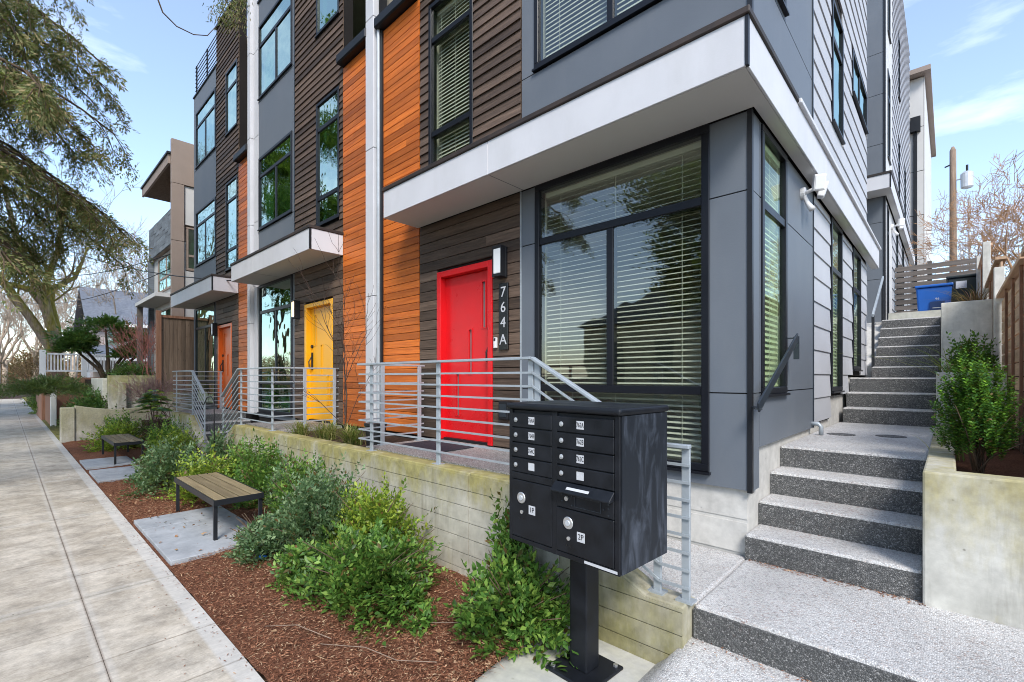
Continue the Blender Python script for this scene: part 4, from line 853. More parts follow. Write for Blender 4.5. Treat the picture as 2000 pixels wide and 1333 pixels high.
# ================================================================== BENCHES
def bench(label, x0, x1, y0, y1):
    t = thing('bench', label, 'bench', 'backless slat benches on the planting bed', ((x0 + x1) / 2, (y0 + y1) / 2, .03)); z = .455
    mb = MB(); mb.bar((x0, y0, z - .03), (x1, y0, z - .03), .012, .06); mb.bar((x0, y1, z - .03), (x1, y1, z - .03), .012, .06)
    mb.bar((x0 + .006, y0 + .007, z - .03), (x0 + .006, y1 - .007, z - .03), .012, .06); mb.bar((x1 - .006, y0 + .007, z - .03), (x1 - .006, y1 - .007, z - .03), .012, .06); mb.build('frame', M['black'], t)
    w_ = (y1 - y0 - .012) / 4
    for k in range(4): MB().box(x0 + .014, x1 - .014, y0 + .008 + w_ * k + .008, y0 + .008 + w_ * (k + 1) - .008, z - .028, z + .002).build('slat', M['benchwood'], t, bevel=.003, seg=1)
    for x in (x0 + .06, x1 - .04):
        for y in (y0 + .02, y1 - .02): box('leg', M['black'], t, x - .017, x + .017, y - .017, y + .017, .03, z - .061)
    for k in range(3): box('crossbar', M['black'], t, x0 + .3 + .5 * k, x0 + .33 + .5 * k, y0 + .01, y1 - .01, z - .045, z - .0285)
bench('nearer of the two slat benches, beside the big shrubs', -7.28, -5.60, 1.48, 1.96)
bench('farther slat bench along the sidewalk', -13.75, -11.95, 1.45, 1.92)
for k, (x0, x1) in enumerate(((-7.14, -6.62), (-6.60, -5.29), (-13.15, -11.95), (-11.55, -10.25))):
    o = MB().box(x0, x1, 1.045, 1.95 if k < 2 else 1.8, -.02, .033).build('paver', M['slate'], None, bevel=.004, seg=1)
    tag(o, ['small grey paver under the near bench, its far end', 'large grey paver under the near bench legs', 'grey paver under the far bench', 'grey paver in the mulch just this side of the far bench'][k], 'paver', 'grey pavers set in the mulch')

# ================================================================== SMALL THINGS
o = MB().box(-4.75, -3.95, 3.12, 3.62, PORCH - .01, PORCH + .004).build('door_mat', M['mat'], bevel=.003, seg=1); tag(o, 'dark fibre door mat in front of the red door', 'door mat')
t = thing('flower_pot', 'black plastic pot beside the railing of the red door porch', 'flower pot', None, (-5.2, 3.12, .89)); MB().tube([(-5.2, 3.12, .89), (-5.2, 3.12, 1.16)], [.105, .13], 20).build('pot', M['pot'], t); MB().tube([(-5.2, 3.12, 1.145), (-5.2, 3.12, 1.175)], .14, 20).build('rim', M['pot'], t)
t = thing('litter', 'crumpled scrap of blue plastic on the mulch', 'litter', None, (-4.72, 1.62, .04))
mb = MB(); rr = random.Random(3)
for k in range(7):
    c = Vector((-4.72 + rr.uniform(-.05, .05), 1.62 + rr.uniform(-.04, .04), .055)); q = [c + Vector((rr.uniform(-.035, .035), rr.uniform(-.035, .035), rr.uniform(-.015, .03))) for _ in range(4)]; mb.add(q, [(0, 1, 2), (0, 2, 3), (0, 3, 1)])
mb.build('plastic', M['blue'], t)
tag(MB().tube([(-5.15, 1.95, .03), (-5.15, 1.95, .07), (-5.15, 1.95, .095)], [.035, .038, .02], 10).build('path_marker', M['whiteplastic'], smooth=True), 'small white marker on the mulch behind the near bench', 'marker')
tag(MB().tube([(-8.7, 2.3, .05), (-8.7, 2.3, 1.25), (-8.74, 2.3, 1.37), (-8.9, 2.3, 1.43), (-9.1, 2.3, 1.40), (-9.3, 2.3, 1.27)], .009, 8).build('garden_hook', M['black'], smooth=True), 'thin black garden hook standing before the far steps', 'garden hook')

# ================================================================== SHRUBS
def shrub_mesh(seed, rx, ry, rz, ntw, nl, ln, wd, mat, lift=.25, droop=.16, ragged=.34, name='foliage', upright=0.0):
    g = np.random.default_rng(seed)
    u = g.random(ntw) * 2 * math.pi; c = g.random(ntw) ** .8 * (1 + lift) - lift; sn = np.sqrt(np.clip(1 - c * c, 0, 1))
    lob = 1 + .20 * np.sin(u * 3 + seed) * sn + .14 * np.sin(u * 5 + 2 * seed + c * 4)
    rad = (1 - ragged * g.random(ntw) ** 2 * 1.6) * lob * np.where(g.random(ntw) < .07, 1.2, 1)
    tip = np.stack([np.cos(u) * sn * rx, np.sin(u) * sn * ry, np.clip(c, -.2, 1) * rz], 1) * rad[:, None]
    base = tip * (.45 + .2 * g.random(ntw))[:, None] + g.normal(0, .04, (ntw, 3)); base[:, 2] -= .08 * rz
    tip += np.array([0, 0, upright])[None]
    d = tip - base; tl = np.linalg.norm(d, axis=1, keepdims=True); dn = d / np.maximum(tl, 1e-5)
    t_ = np.linspace(.15, 1.0, nl)[None, :, None]
    pos = base[:, None] + d[:, None] * t_; pos[:, :, 2] -= droop * (t_[:, :, 0] ** 2) * tl * .9
    ref = np.array([0, 0, 1.])[None] + g.normal(0, .5, (ntw, 3)); sd = norm(np.cross(dn, ref)); up = np.cross(sd, dn)
    sg = np.where(np.arange(nl) % 2 == 0, 1, -1)[None, :, None]
    ld = dn[:, None] * .65 + sd[:, None] * sg * .85 + up[:, None] * .15 + g.normal(0, .28, (ntw, nl, 3)); ld[:, -1] = dn
    nn = up[:, None] + g.normal(0, .38, (ntw, nl, 3)) + np.array([0, 0, .5])
    k = ntw * nl; sz = g.uniform(.65, 1.2, k)
    return leaves(name, pos.reshape(-1, 3), ld.reshape(-1, 3), nn.reshape(-1, 3), ln * sz, wd * sz, mat)
def stems(mb, n, rx, ry, rz, r0, seed):
    rr = random.Random(seed)
    for k in range(n):
        a = rr.uniform(0, 6.28); f = rr.uniform(.45, 1.02); tip = Vector((math.cos(a) * rx * f, math.sin(a) * ry * f, rz * rr.uniform(.45, 1.08)))
        m = Vector((tip.x * .35, tip.y * .35, tip.z * .55)); mb.tube([(rr.uniform(-.05, .05), rr.uniform(-.05, .05), -.05), m, tip], [r0, r0 * .7, r0 * .3], 5)
    return mb
def shrub(label, loc, rx, ry, rz, leaf, seed, ntw=520, nl=11, ln=.05, wd=.024, group='shrubs in the bed along the retaining wall', name='shrub', cat='shrub', nst=18, **kw):
    t = thing(name, label, cat, group, loc)
    me = shrub_mesh(seed, rx, ry, rz, ntw, nl, ln, wd, L[leaf], **kw); mobj('foliage', me, t, (loc[0], loc[1], loc[2] + rz * .12))
    stems(MB(), nst, rx, ry, rz, .008, seed).build('stems', M['bark'], t, smooth=True, loc=loc)
shrub('glossy green shrub directly behind the mailbox post', (-2.12, 2.30, .03), .43, .36, .48, 'green', 1, 560, 11, .058, .030)
shrub('tall leafy shoot against the wall left of the mailbox', (-2.36, 2.52, .15), .15, .12, .66, 'green', 2, 200, 10, .056, .029, nst=5)
shrub('big spreading green shrub in the middle of the near bed', (-3.28, 1.92, .02), .66, .46, .50, 'green', 3, 820, 12, .056, .027, droop=.3)
shrub('yellow-green shrub against the wall behind the big green one', (-3.82, 2.28, .08), .58, .34, .64, 'yellow', 4, 680, 11, .050, .026)
shrub('blue-green feathery shrub between the near bench and the yellow-green one', (-4.55, 2.10, .02), .66, .48, .74, 'blue', 5, 1000, 12, .050, .022, droop=.25)
shrub('low blue-green shrub at the paver edge by the near bench', (-4.85, 1.72, .0), .42, .30, .40, 'blue', 6, 420, 11, .048, .022, droop=.3)
shrub('green shrub behind the right end of the near bench', (-5.55, 2.36, .03), .55, .30, .74, 'green', 7, 560, 10, .052, .026)
shrub('green shrub behind the left end of the near bench', (-6.75, 2.34, .03), .62, .32, .82, 'green', 8, 600, 10, .055, .027)
shrub('yellow-green shrub just beyond the near bench', (-7.75, 1.95, .02), .52, .45, .58, 'yellow', 9, 480, 10, .055, .028)
shrub('dark blue-green shrub overhanging the pavers by the far bench', (-8.9, 1.72, .02), .72, .55, .66, 'blue', 10, 640, 10, .06, .028, droop=.25)
shrub('green shrub below the steps between the porches', (-8.85, 2.42, .02), .62, .25, .78, 'blue', 11, 480, 10, .06, .03)
shrub('bushy green shrub right of the far bench', (-10.4, 2.15, .02), .62, .50, .72, 'yellow', 12, 480, 9, .065, .032)
shrub('rounded green shrub in front of the far retaining wall', (-12.0, 2.30, .02), .70, .35, .80, 'green', 13, 460, 9, .07, .034)
shrub('low pale green shrub left of the far bench', (-14.6, 1.85, .02), .75, .55, .62, 'yellow', 14, 420, 9, .07, .035)
shrub('green shrub by the rough garden wall', (-15.9, 2.1, .02), .7, .5, .7, 'green', 15, 380, 9, .075, .036)
shrub('tiny green seedling in the mulch left of the mailbox pad', (-2.62, 1.92, .03), .12, .10, .13, 'green', 16, 34, 7, .05, .025, nst=2)
shrub('low green shrub filling the gap right of the near bench, by the wall', (-5.05, 2.42, .02), .45, .22, .55, 'green', 17, 380, 10, .052, .026)
shrub('mid green shrub between the two big ones behind the near bench', (-6.15, 2.42, .02), .45, .22, .60, 'blue', 18, 380, 10, .052, .026)
shrub('small sprawling green shrub at the foot of the yellow-green one', (-4.0, 1.78, .0), .40, .28, .32, 'green', 19, 300, 10, .05, .024, droop=.3)
shrub('green shrub by the wall beyond the near bench', (-7.75, 2.42, .02), .50, .22, .66, 'green', 20, 380, 10, .055, .028)
# boxwood in the planter: upright sprigs with bright tips
t = thing('boxwood', 'round dense boxwood in the pale concrete planter', 'shrub', None, (.10, 4.62, 1.05))
g = np.random.default_rng(5); nb = 560; u = g.random(nb) * 6.283; c = g.random(nb) * 1.25 - .25; sn = np.sqrt(np.clip(1 - c * c, 0, 1)); rr = (.45 + .55 * g.random(nb) ** .5)
tip = np.stack([np.cos(u) * sn * .25 * rr, np.sin(u) * sn * .30 * rr, .36 + c * .40 * rr], 1); tip *= (1 + .22 * np.sin(u * 4 + 1) * sn)[:, None] * np.array([.86, .86, .6]) + np.array([0, 0, .48]); tip[:, 2] += .16 * g.random(nb) ** 3; base = tip * np.array([.70, .70, 1]) - np.array([0, 0, .16])
nl = 22; tt = np.linspace(0, 1, nl)[None, :, None]; pos = base[:, None] + (tip - base)[:, None] * tt; dn = norm(tip - base)
ang = np.arange(nl)[None, :] * 2.4 + g.random(nb)[:, None] * 6.28; side = np.stack([np.cos(ang), np.sin(ang), np.zeros_like(ang)], 2)
ld = side * .9 + dn[:, None] * .55; nn = dn[:, None] - side * .3 + g.normal(0, .2, (nb, nl, 3))
inner = leaves('foliage', pos[:, :17].reshape(-1, 3), ld[:, :17].reshape(-1, 3), nn[:, :17].reshape(-1, 3), .024, .014, L['box']); mobj('foliage', inner, t, (.13, 4.62, 1.05))
lf = leafmat('boxwood_new_leaf', (.08, .22, .015), (.17, .38, .03), (.32, .50, .06)); sel = (c > .25) & (g.random(nb) < .2)
mobj('new_growth', leaves('new_growth', pos[sel][:, 14:].reshape(-1, 3), ld[sel][:, 14:].reshape(-1, 3), nn[sel][:, 14:].reshape(-1, 3), .026, .015, lf), t, (.13, 4.62, 1.05))['kind'] = 'stuff'
stems(MB(), 12, .25, .25, .5, .008, 3).build('stems', M['bark'], t, smooth=True, loc=(.13, 4.62, 1.05))
shrub('leafy green shrub in the middle planter beside the stairs', (.18, 8.3, 1.68), .26, .40, .55, 'box', 21, 260, 10, .05, .024, 'plants in the planters beside the stairs', nst=6)
shrub('small shrub in the back of the lowest planter', (.22, 6.6, 1.06), .24, .5, .62, 'box', 22, 300, 10, .045, .022, 'plants in the planters beside the stairs', nst=6)
# ornamental grasses
def grass(label, loc, n, h, spread, seed, mat='grass', wd=.009, arch=.8, bias=(0, 0), group=None):
    g = np.random.default_rng(seed); a = g.random(n) * 6.283; ln = h * g.uniform(.5, 1.15, n); sp = spread * g.uniform(.2, 1.1, n); k = 6
    dirx = np.cos(a) + bias[0]; diry = np.sin(a) + bias[1]; V = []; F = []; t_ = np.linspace(0, 1, k)
    bx = g.normal(0, .05, n); by = g.normal(0, .05, n)
    X = bx[:, None] + dirx[:, None] * sp[:, None] * t_ ** 1.4; Y = by[:, None] + diry[:, None] * sp[:, None] * t_ ** 1.4
    Z = ln[:, None] * (t_ - arch * .5 * t_ ** 2.6); P = np.stack([X, Y, Z], 2)
    tan = np.gradient(P, axis=1); sd = np.cross(tan, np.array([0, 0, 1.])); sd /= np.maximum(np.linalg.norm(sd, axis=2, keepdims=True), 1e-6)
    wv = (wd * np.array([1, 1, .9, .75, .5, .12]) * .5)[None, :, None]; A = P - sd * wv; B = P + sd * wv
    V = np.stack([A, B], 2).reshape(-1, 3); b = np.arange(n)[:, None, None] * (2 * k) + np.arange(k - 1)[None, :, None] * 2
    F = (b + np.array([0, 1, 3, 2])[None, None]).reshape(-1, 4)
    me = npmesh('blades', V, F, L[mat]); t = thing('grass_clump', label, 'ornamental grass', group or 'ornamental grass clumps', loc); mobj('blades', me, t, loc)
grass('green grass clump on the wall top below the yellow door, farther left', (-6.95, 2.96, .88), 150, .34, .30, 31, bias=(0, -.4))
grass('green grass clump on the wall top, middle of the strip', (-6.2, 2.98, .88), 220, .40, .34, 32, bias=(0, -.4))
grass('green grass clump on the wall top next to the near railing', (-5.5, 2.98, .88), 230, .42, .34, 33, bias=(0, -.4))
grass('tall dry straw-coloured grass in the upper planter below the bins', (.30, 10.6, 2.78), 130, .62, .5, 34, 'dry', wd=.008, bias=(-.3, -.2))
grass('thin arching grass in the middle planter leaning over the steps', (.05, 8.0, 1.68), 26, .75, 1.0, 35, wd=.010, arch=.9, bias=(-1.2, -.6))
grass('sparse grass blades at the left of the lowest planter', (-.0, 5.3, 1.06), 26, .40, .22, 36, wd=.008)
# fatsia: big palmate leaves
t = thing('fatsia', 'large-leaved glossy fatsia by the end of the far railing', 'shrub', None, (-14.1, 2.45, .3)); P, D, N, LN, WD = [], [], [], [], []; g = random.Random(9)
for k in range(80):
    a = g.uniform(0, 6.28); rr = g.uniform(.1, .8); c = Vector((math.cos(a) * rr * .9, math.sin(a) * rr * .45, .35 + .75 * (1 - rr * .7) + g.uniform(-.15, .1))); out = Vector((math.cos(a), math.sin(a), -.25)).normalized(); n_ = Vector((math.cos(a) * .5, math.sin(a) * .5, .9)).normalized(); sd = out.cross(n_)
    for j in range(7):
        th = (j - 3) * .5; d = out * math.cos(th) + sd * math.sin(th); P.append(c); D.append(d); N.append(n_); q = .19 - .02 * abs(j - 3); LN.append(q); WD.append(.055)
mobj('foliage', leaves('foliage', np.array(P), np.array(D), np.array(N), np.array(LN), np.array(WD), L['fatsia'], wide=.55), t, (-14.1, 2.45, .3)); stems(MB(), 12, .6, .4, .9, .012, 4).build('stems', M['bark'], t, loc=(-14.1, 2.45, .3))

# ================================================================== BARE TREES AND BUSHES
def limb(mb, p, d, r, ln, depth, rr, up=.12, wob=.22, kids=3, n=5, spread=.75, shrink=.68, minr=.004):
    pts = [p.copy()]; rads = [r]; seg = 5; q = p.copy(); dd = d.normalized(); dirs = [dd.copy()]
    for i in range(seg):
        dd = (dd + Vector((rr.gauss(0, wob), rr.gauss(0, wob), rr.gauss(0, wob) + up)) * .5).normalized(); q = q + dd * ln / seg; pts.append(q.copy()); rads.append(max(minr * .7, r * (1 - .45 * (i + 1) / seg))); dirs.append(dd.copy())
    mb.tube(pts, rads, n if r > .03 else 3, cap=False)
    if depth <= 0: return
    for k in range(kids):
        i = rr.choice([2, 3, 4, 5]) if k < kids - 1 else 5
        ax = Vector((rr.gauss(0, 1), rr.gauss(0, 1), rr.gauss(0, 1))).normalized(); nd = (dirs[i] + (ax - ax.dot(dirs[i]) * dirs[i]).normalized() * spread * rr.uniform(.5, 1.2)).normalized()
        limb(mb, pts[i], nd, max(minr, rads[i] * rr.uniform(.5, .75)), ln * shrink * rr.uniform(.7, 1.15), depth - 1, rr, up, wob, kids, n, spread, shrink, minr)
def bare_tree(label, loc, h, seed, mat='twig', r=.2, depth=6, kids=3, group='bare trees beyond the houses', up=.14, spread=.7, name='bare_tree', minr=.008):
    rr = random.Random(seed); t = thing(name, label, 'tree', group, loc); L_ = Vector(loc)
    mb = MB(); mb.tube([L_ + Vector((0, 0, -.3)), L_ + Vector((rr.uniform(-.1, .1), 0, h * .14)), L_ + Vector((rr.uniform(-.2, .2), rr.uniform(-.2, .2), h * .28))], [r * 1.25, r, r * .85], 9)
    mb.build('trunk', M[mat if mat != 'twigwarm' else 'twig'], t, smooth=True)
    mb = MB()
    for k in range(4):
        a = k * 1.57 + rr.uniform(-.5, .5); limb(mb, L_ + Vector((0, 0, h * (.2 + .025 * k))), Vector((math.cos(a) * .6, math.sin(a) * .6, 1)), r * .55, h * .27, depth - 1, rr, up, .22, kids, 5, spread, .74, minr)
    mb.build('crown', M[mat], t, smooth=True, recalc=False)
# mossy old tree at the end of the sidewalk
t = thing('mossy_tree', 'old leaning tree with yellow-green moss on its thick limbs', 'tree', None, (-30, 1.5, 0)); rr = random.Random(4); mb = MB()
def yz(u, v, x=-30.0):
    k = (u - 1000) / 920; fx, fy = -math.sin(R(42.9)), math.cos(R(42.9)); dx = fx + k * fy; dy = fy - k * fx; tt = x / dx; return Vector((x, dy * tt, CAM_Z + (738 - v) / 920 * tt))
main = [([(118, 745), (106, 690), (60, 622), (2, 545), (-60, 480), (-120, 400)], [.26, .22, .17, .15, .12, .07], 0), ([(112, 700), (104, 650), (82, 590), (55, 530), (30, 470), (12, 400), (-10, 330)], [.23, .20, .16, .13, .10, .07, .04], .8),
        ([(112, 690), (110, 640), (100, 590), (104, 562), (128, 548), (152, 535), (166, 505), (180, 470)], [.21, .18, .14, .13, .11, .09, .07, .04], -.7), ([(100, 640), (88, 585), (92, 545), (110, 500), (118, 440), (130, 390)], [.2, .16, .13, .1, .07, .04], .3), ([(55, 530), (30, 505), (0, 498), (-40, 470)], [.2, .15, .12, .07], .4), ([(82, 590), (60, 565), (10, 552), (-40, 540)], [.18, .14, .1, .06], -.4)]
tw = MB()
for pts, rads, off in main:
    P3 = [yz(u, v) + Vector((off * i * .35, 0, 0)) for i, (u, v) in enumerate(pts)]
    mb.tube(P3, rads, 10)
    for i in range(2, len(P3)):
        for k in range(2): limb(tw, P3[i], Vector((rr.uniform(-.7, .7), rr.uniform(-.9, .9), rr.uniform(.2, 1))), rads[i] * .32, 1.9 * rr.uniform(.6, 1.2), 3, rr, .1, .3, 3, 5, .8, .7, .010)
mb.build('trunk', M['mossbark'], t, smooth=True); tw.build('branches', M['mossbark'], t, smooth=True, recalc=False)
bare_tree('wide bare tree rising over the old house roof', (-52, 9.5, 0), 15.5, 11, 'twig', .32, 6, minr=.014)
bare_tree('pale bare tree left of the taupe fin house', (-44, 6.2, 0), 13, 12, 'twig', .25, 6, minr=.012)
bare_tree('bare street tree far down the sidewalk', (-62, -.5, 0), 12, 13, 'twig', .25, 6, minr=.016)
bare_tree('bare tree behind the white porch rail', (-58, 4.2, 0), 13, 14, 'twig', .28, 6, minr=.016)
bare_tree('slim bare tree behind the mossy one', (-70, 2.2, 0), 14, 15, 'twig', .28, 5, minr=.02)
bare_tree('bare brown bush behind the side fence, nearer', (1.25, 17.5, 2.7), 4.6, 16, 'twigwarm', .06, 6, 3, 'bare bushes behind the side fence', .05, .9, 'bare_bush', .006)
bare_tree('bare brown bush behind the side fence, beside the utility pole', (.75, 21.5, 2.8), 4.6, 17, 'twigwarm', .07, 6, 3, 'bare bushes behind the side fence', .05, .9, 'bare_bush', .007)
bare_tree('bare brown bush behind the side fence, farthest right', (2.2, 20.5, 2.6), 6.0, 18, 'twigwarm', .08, 6, 3, 'bare bushes behind the side fence', .05, .9, 'bare_bush', .007)
bare_tree('thin dark branches beside the white panelled house', (.3, 27, 2.8), 6.0, 19, 'twigdark', .06, 5, 3, None, .0, .9, 'bare_bush', .008)
def hedge_bits(label, loc, rx, ry, rz, leaf, seed, ntw, nl, ln, wd, group=None, name='shrub', cat='shrub', **kw): shrub(label, loc, rx, ry, rz, leaf, seed, ntw, nl, ln, wd, group, name, cat, **kw)
hedge_bits('tawny dry bush filling the gap behind the side fence', (1.75, 19.5, 2.7), 1.35, 2.2, 2.9, 'dry', 41, 1300, 8, .06, .022, ragged=.6, name='dry_bush')
# vine-like young bare tree in the strip between the porches
t = thing('sapling', 'bare branching sapling in front of the white fin between the porches', 'tree', None, (-5.95, 3.1, .88)); mb = MB(); rr = random.Random(8)
mb.tube([(-5.95, 3.1, .8), (-5.93, 3.12, 1.5), (-5.98, 3.1, 2.0)], [.014, .011, .008], 6)
for k in range(9): limb(mb, Vector((-5.95, 3.1, .95 + .14 * k)), Vector((rr.uniform(-1, 1), rr.uniform(-.5, .5), rr.uniform(.5, 1.3))), .007, .75, 2, rr, .12, .25, 3, 4, .6, .7, .0028)
mb.build('branches', M['twigdark'], t, smooth=True, recalc=False)
# red-twig shrub and rhododendron by the neighbour
t = thing('red_twig_shrub', 'reddish bare twiggy shrub in front of the wooden fence', 'shrub', None, (-20.5, 3.5, 1.7)); mb = MB()
for k in range(14): limb(mb, Vector((-20.5 + rr.uniform(-.4, .4), 3.5 + rr.uniform(-.5, .5), 1.7)), Vector((rr.uniform(-.4, .4), rr.uniform(-.4, .4), 1.6)), .012, .85, 3, rr, .1, .2, 3, 4, .5, .75, .006)
mb.build('stems', plain('red_twig', (.22, .085, .07), .8), t, recalc=False)
t = thing('dry_shrub', 'brownish bare shrub at the foot of the old concrete wall', 'shrub', None, (-15.6, 2.75, .5)); mb = MB()
for k in range(22): limb(mb, Vector((-15.9 + rr.uniform(-.7, .9), 2.9 + rr.uniform(-.3, .3), .6)), Vector((rr.uniform(-.6, .6), rr.uniform(-.6, .4), 1.0)), .010, .55, 3, rr, .08, .25, 3, 4, .7, .75, .005)
mb.build('stems', plain('mauve_twig', (.26, .16, .14), .85), t, recalc=False)
def cloud_tree(label, loc, pads, leaf, seed, name, ln=.11, wd=.045, ntw=220):
    t = thing(name, label, 'tree', None, loc); L_ = Vector(loc); rr = random.Random(seed); mb = MB()
    for k, (dx, dy, dz, rx, ry, rz) in enumerate(pads):
        c = L_ + Vector((dx, dy, dz)); mobj('crown', shrub_mesh(seed + k, rx, ry, rz, ntw, 9, ln, wd, L[leaf], lift=.5), t, c); mb.tube([L_, L_ + Vector((dx * .3 + rr.uniform(-.1, .1), dy * .3, dz * .5)), c], [.09, .06, .03], 6)
    mb.build('trunk', M['bark'], t, smooth=True)
cloud_tree('evergreen rhododendron with clumped foliage before the grey-roofed house', (-23.5, 2.7, 1.3), [(0, -.9, 1.8, .8, .75, .45), (0, -.1, 2.3, .9, .9, .5), (.2, .75, 1.9, .8, .75, .45), (.3, 1.0, 1.5, .7, .6, .4), (.1, -1.0, 1.5, .6, .6, .4), (.5, .5, 1.3, .5, .5, .35)], 'rhodo', 51, 'rhododendron', .15, .055)
hedge_bits('dark green rounded shrub behind the rough garden wall', (-19.0, 2.0, .5), .9, .85, .85, 'rhodo', 61, 420, 9, .10, .045)
hedge_bits('loose green shrub left of the rough garden wall', (-20.5, 1.75, .25), .9, .55, .75, 'juniper', 62, 380, 10, .12, .03)
hedge_bits('wide flat juniper spreading over the sidewalk edge', (-21.5, .95, 1.25), 1.4, 1.25, .5, 'juniper', 63, 620, 12, .12, .028, lift=.3, droop=.2)
hedge_bits('clipped green hedge far down the sidewalk', (-31, 1.55, .1), 3.0, .7, 1.2, 'green', 64, 700, 8, .13, .06)
hedge_bits('grey-green hedge at the end of the sidewalk', (-40, 1.7, .1), 4.0, .9, 1.5, 'juniper', 65, 700, 8, .16, .06)
hedge_bits('low dark shrub on top of the old concrete wall', (-21.0, 3.0, 1.75), .8, .7, .5, 'rhodo', 66, 260, 8, .10, .04)
hedge_bits('pinkish bare hedge beyond the juniper', (-34, .9, 1.2), 3.0, 1.2, 2.2, 'dry', 67, 500, 8, .12, .03)

for k, (x, y, h_) in enumerate(((-85, 8, 15), (-95, 0, 15), (-80, 16, 16), (-110, 5, 17), (-75, -4, 12))):
    bare_tree(['distant bare tree low over the end of the sidewalk', 'distant bare tree at the far left edge', 'distant bare tree behind the grey roof', 'farthest bare tree on the horizon', 'distant bare tree over the road at the left'][k], (x, y, 0), h_, 80 + k, 'twig', .3, 6, minr=.028)
g = np.random.default_rng(3); n = 60000; P = np.stack([-95 - 30 * g.random(n), -60 + 130 * g.random(n), np.zeros(n)], 1); P[:, 2] = (3.5 + 2.2 * np.sin(P[:, 1] * .35) + 1.2 * np.sin(P[:, 1] * 1.1 + P[:, 0])) * g.random(n) ** .7
tag(mobj('far_thicket', leaves('far_thicket', P, g.normal(0, 1, (n, 3)), g.normal(0, 1, (n, 3)), g.uniform(.5, 1.1, n), g.uniform(.12, .3, n), L['dry'])), 'tawny twiggy thicket closing the far end of the street', 'thicket', kind='stuff')
# ================================================================== CEDAR OVER THE SIDEWALK
def cedar(label, loc, h, z0, n_limb, reach, seed, sector=None, per=15, nlf=80, group=None, ln=.075, wd=.020, zr=None, leaf='cedar', name='cedar_tree'):
    g = np.random.default_rng(seed); rr = random.Random(seed); t = thing(name, label, 'tree', group, loc); L_ = Vector(loc)
    MB().tube([L_ + Vector((0, 0, -.2)), L_ + Vector((.05, 0, h * .4)), L_ + Vector((0, .05, h))], [.34, .25, .05], 12).build('trunk', M['bark'], t, smooth=True)
    mb = MB(); P = []; D = []; N = []
    for i in range(n_limb):
        f = (i + .5) / n_limb; z = z0 + (h - z0) * f ** 1.3 * .98; a = rr.uniform(*sector) if sector else i * 2.399
        ln_ = reach * (1 - .55 * f) * rr.uniform(.75, 1.1); p = L_ + Vector((0, 0, z)); d = Vector((math.cos(a), math.sin(a), rr.uniform(.1, .7))); z += rr.uniform(-.4, .4); pts = [p]
        for s_ in range(8):
            d = (d + Vector((rr.gauss(0, .11), rr.gauss(0, .11), -.16))).normalized(); p = p + d * ln_ / 8; pts.append(p)
        mb.tube(pts, [.034 * (1 - k / 9) + .006 for k in range(9)], 5, cap=False)
        for b in range(per):
            q = rr.uniform(.22, 1) ** .8; k = min(7, int(q * 8)); c = pts[k].lerp(pts[k + 1], q * 8 - k) if k < 8 else pts[8]
            sa = a + rr.choice([-1, 1]) * rr.uniform(.3, 1.2); bl = rr.uniform(.5, 1.15) * (1.1 - .4 * q)
            bd = Vector((math.cos(sa), math.sin(sa), -.25)); bp = [c]
            for s_ in range(6): bd = (bd + Vector((rr.gauss(0, .1), rr.gauss(0, .1), -.23))).normalized(); c = c + bd * bl / 6; bp.append(c)
            mb.tube(bp, [.009, .008, .007, .006, .005, .004, .003], 3, cap=False)
            arr = np.array([tuple(x) for x in bp]); nsp = 10; per_ = nlf // nsp      # pendent sprays, each a tight flat spray of scale leaves
            s_ = np.repeat(g.random(nsp) ** .8 * 5.99, per_); ii = s_.astype(int); fr = (s_ - ii)[:, None]; base = arr[ii] * (1 - fr) + arr[ii + 1] * fr
            hd = g.normal(0, .55, (nsp, 3)); hd[:, 2] = -g.uniform(.35, 1.1, nsp); hd = norm(hd); sidev = norm(np.cross(hd, g.normal(0, 1, (nsp, 3)))); slen = g.uniform(.10, .30, nsp)
            hd_, sd_, sl_n = np.repeat(hd, per_, 0), np.repeat(sidev, per_, 0), np.repeat(slen, per_); q_ = np.tile(np.linspace(0, 1, per_), nsp); sg = np.where(np.arange(nsp * per_) % 2 == 0, 1., -1.)
            w_ = (1 - q_) * .055 * (.3 + g.random(nsp * per_)); P.append(base + hd_ * (q_ * sl_n)[:, None] + sd_ * (sg * w_)[:, None] + g.normal(0, .008, (nsp * per_, 3)))
            D.append(hd_ * .9 + sd_ * sg[:, None] * .55 + g.normal(0, .2, (nsp * per_, 3))); N.append(np.cross(hd_, sd_) + g.normal(0, .3, (nsp * per_, 3)))
    mb.build('branches', M['bark'], t, smooth=True, recalc=False)
    P = np.concatenate(P); k = len(P); me = leaves('foliage', P, np.concatenate(D), np.concatenate(N), ln * g.uniform(.6, 1.3, k), wd * g.uniform(.7, 1.3, k), L[leaf])
    mobj('crown', me, t, (0, 0, 0)); return t
cedar('big cedar hanging its drooping branches over the sidewalk at the left', (-9.6, -2.1, 0), 15, 4.65, 96, 4.3, 71, (-.1, 3.4), 22, 230, ln=.055, wd=.015)
ct = bpy.data.objects['cedar_tree']; mb = MB(); pts = [yz(u, v, -6.6) for u, v in ((250, -90), (305, -10), (318, 25), (345, 52), (378, 68), (405, 70), (422, 52))]; mb.tube(pts, [.012, .009, .008, .007, .006, .005, .004], 5); mb.build('hanging_twig', M['bark'], ct, smooth=True); mb = MB()
pts = [yz(u, v, -7.4) for u, v in ((470, -120), (462, -40), (440, 10), (425, 40))]; mb.tube(pts, [.012, .009, .007, .004], 5); mb.build('hanging_twig', M['bark'], ct, smooth=True); mb = MB(); pts2 = [yz(u, v, -7.4) for u, v in ((480, -90), (474, -20), (462, 30), (452, 55))]; mb.tube(pts2, [.010, .008, .006, .004], 5)
mb.build('hanging_twig', M['bark'], ct, smooth=True); g = np.random.default_rng(12); PP = []
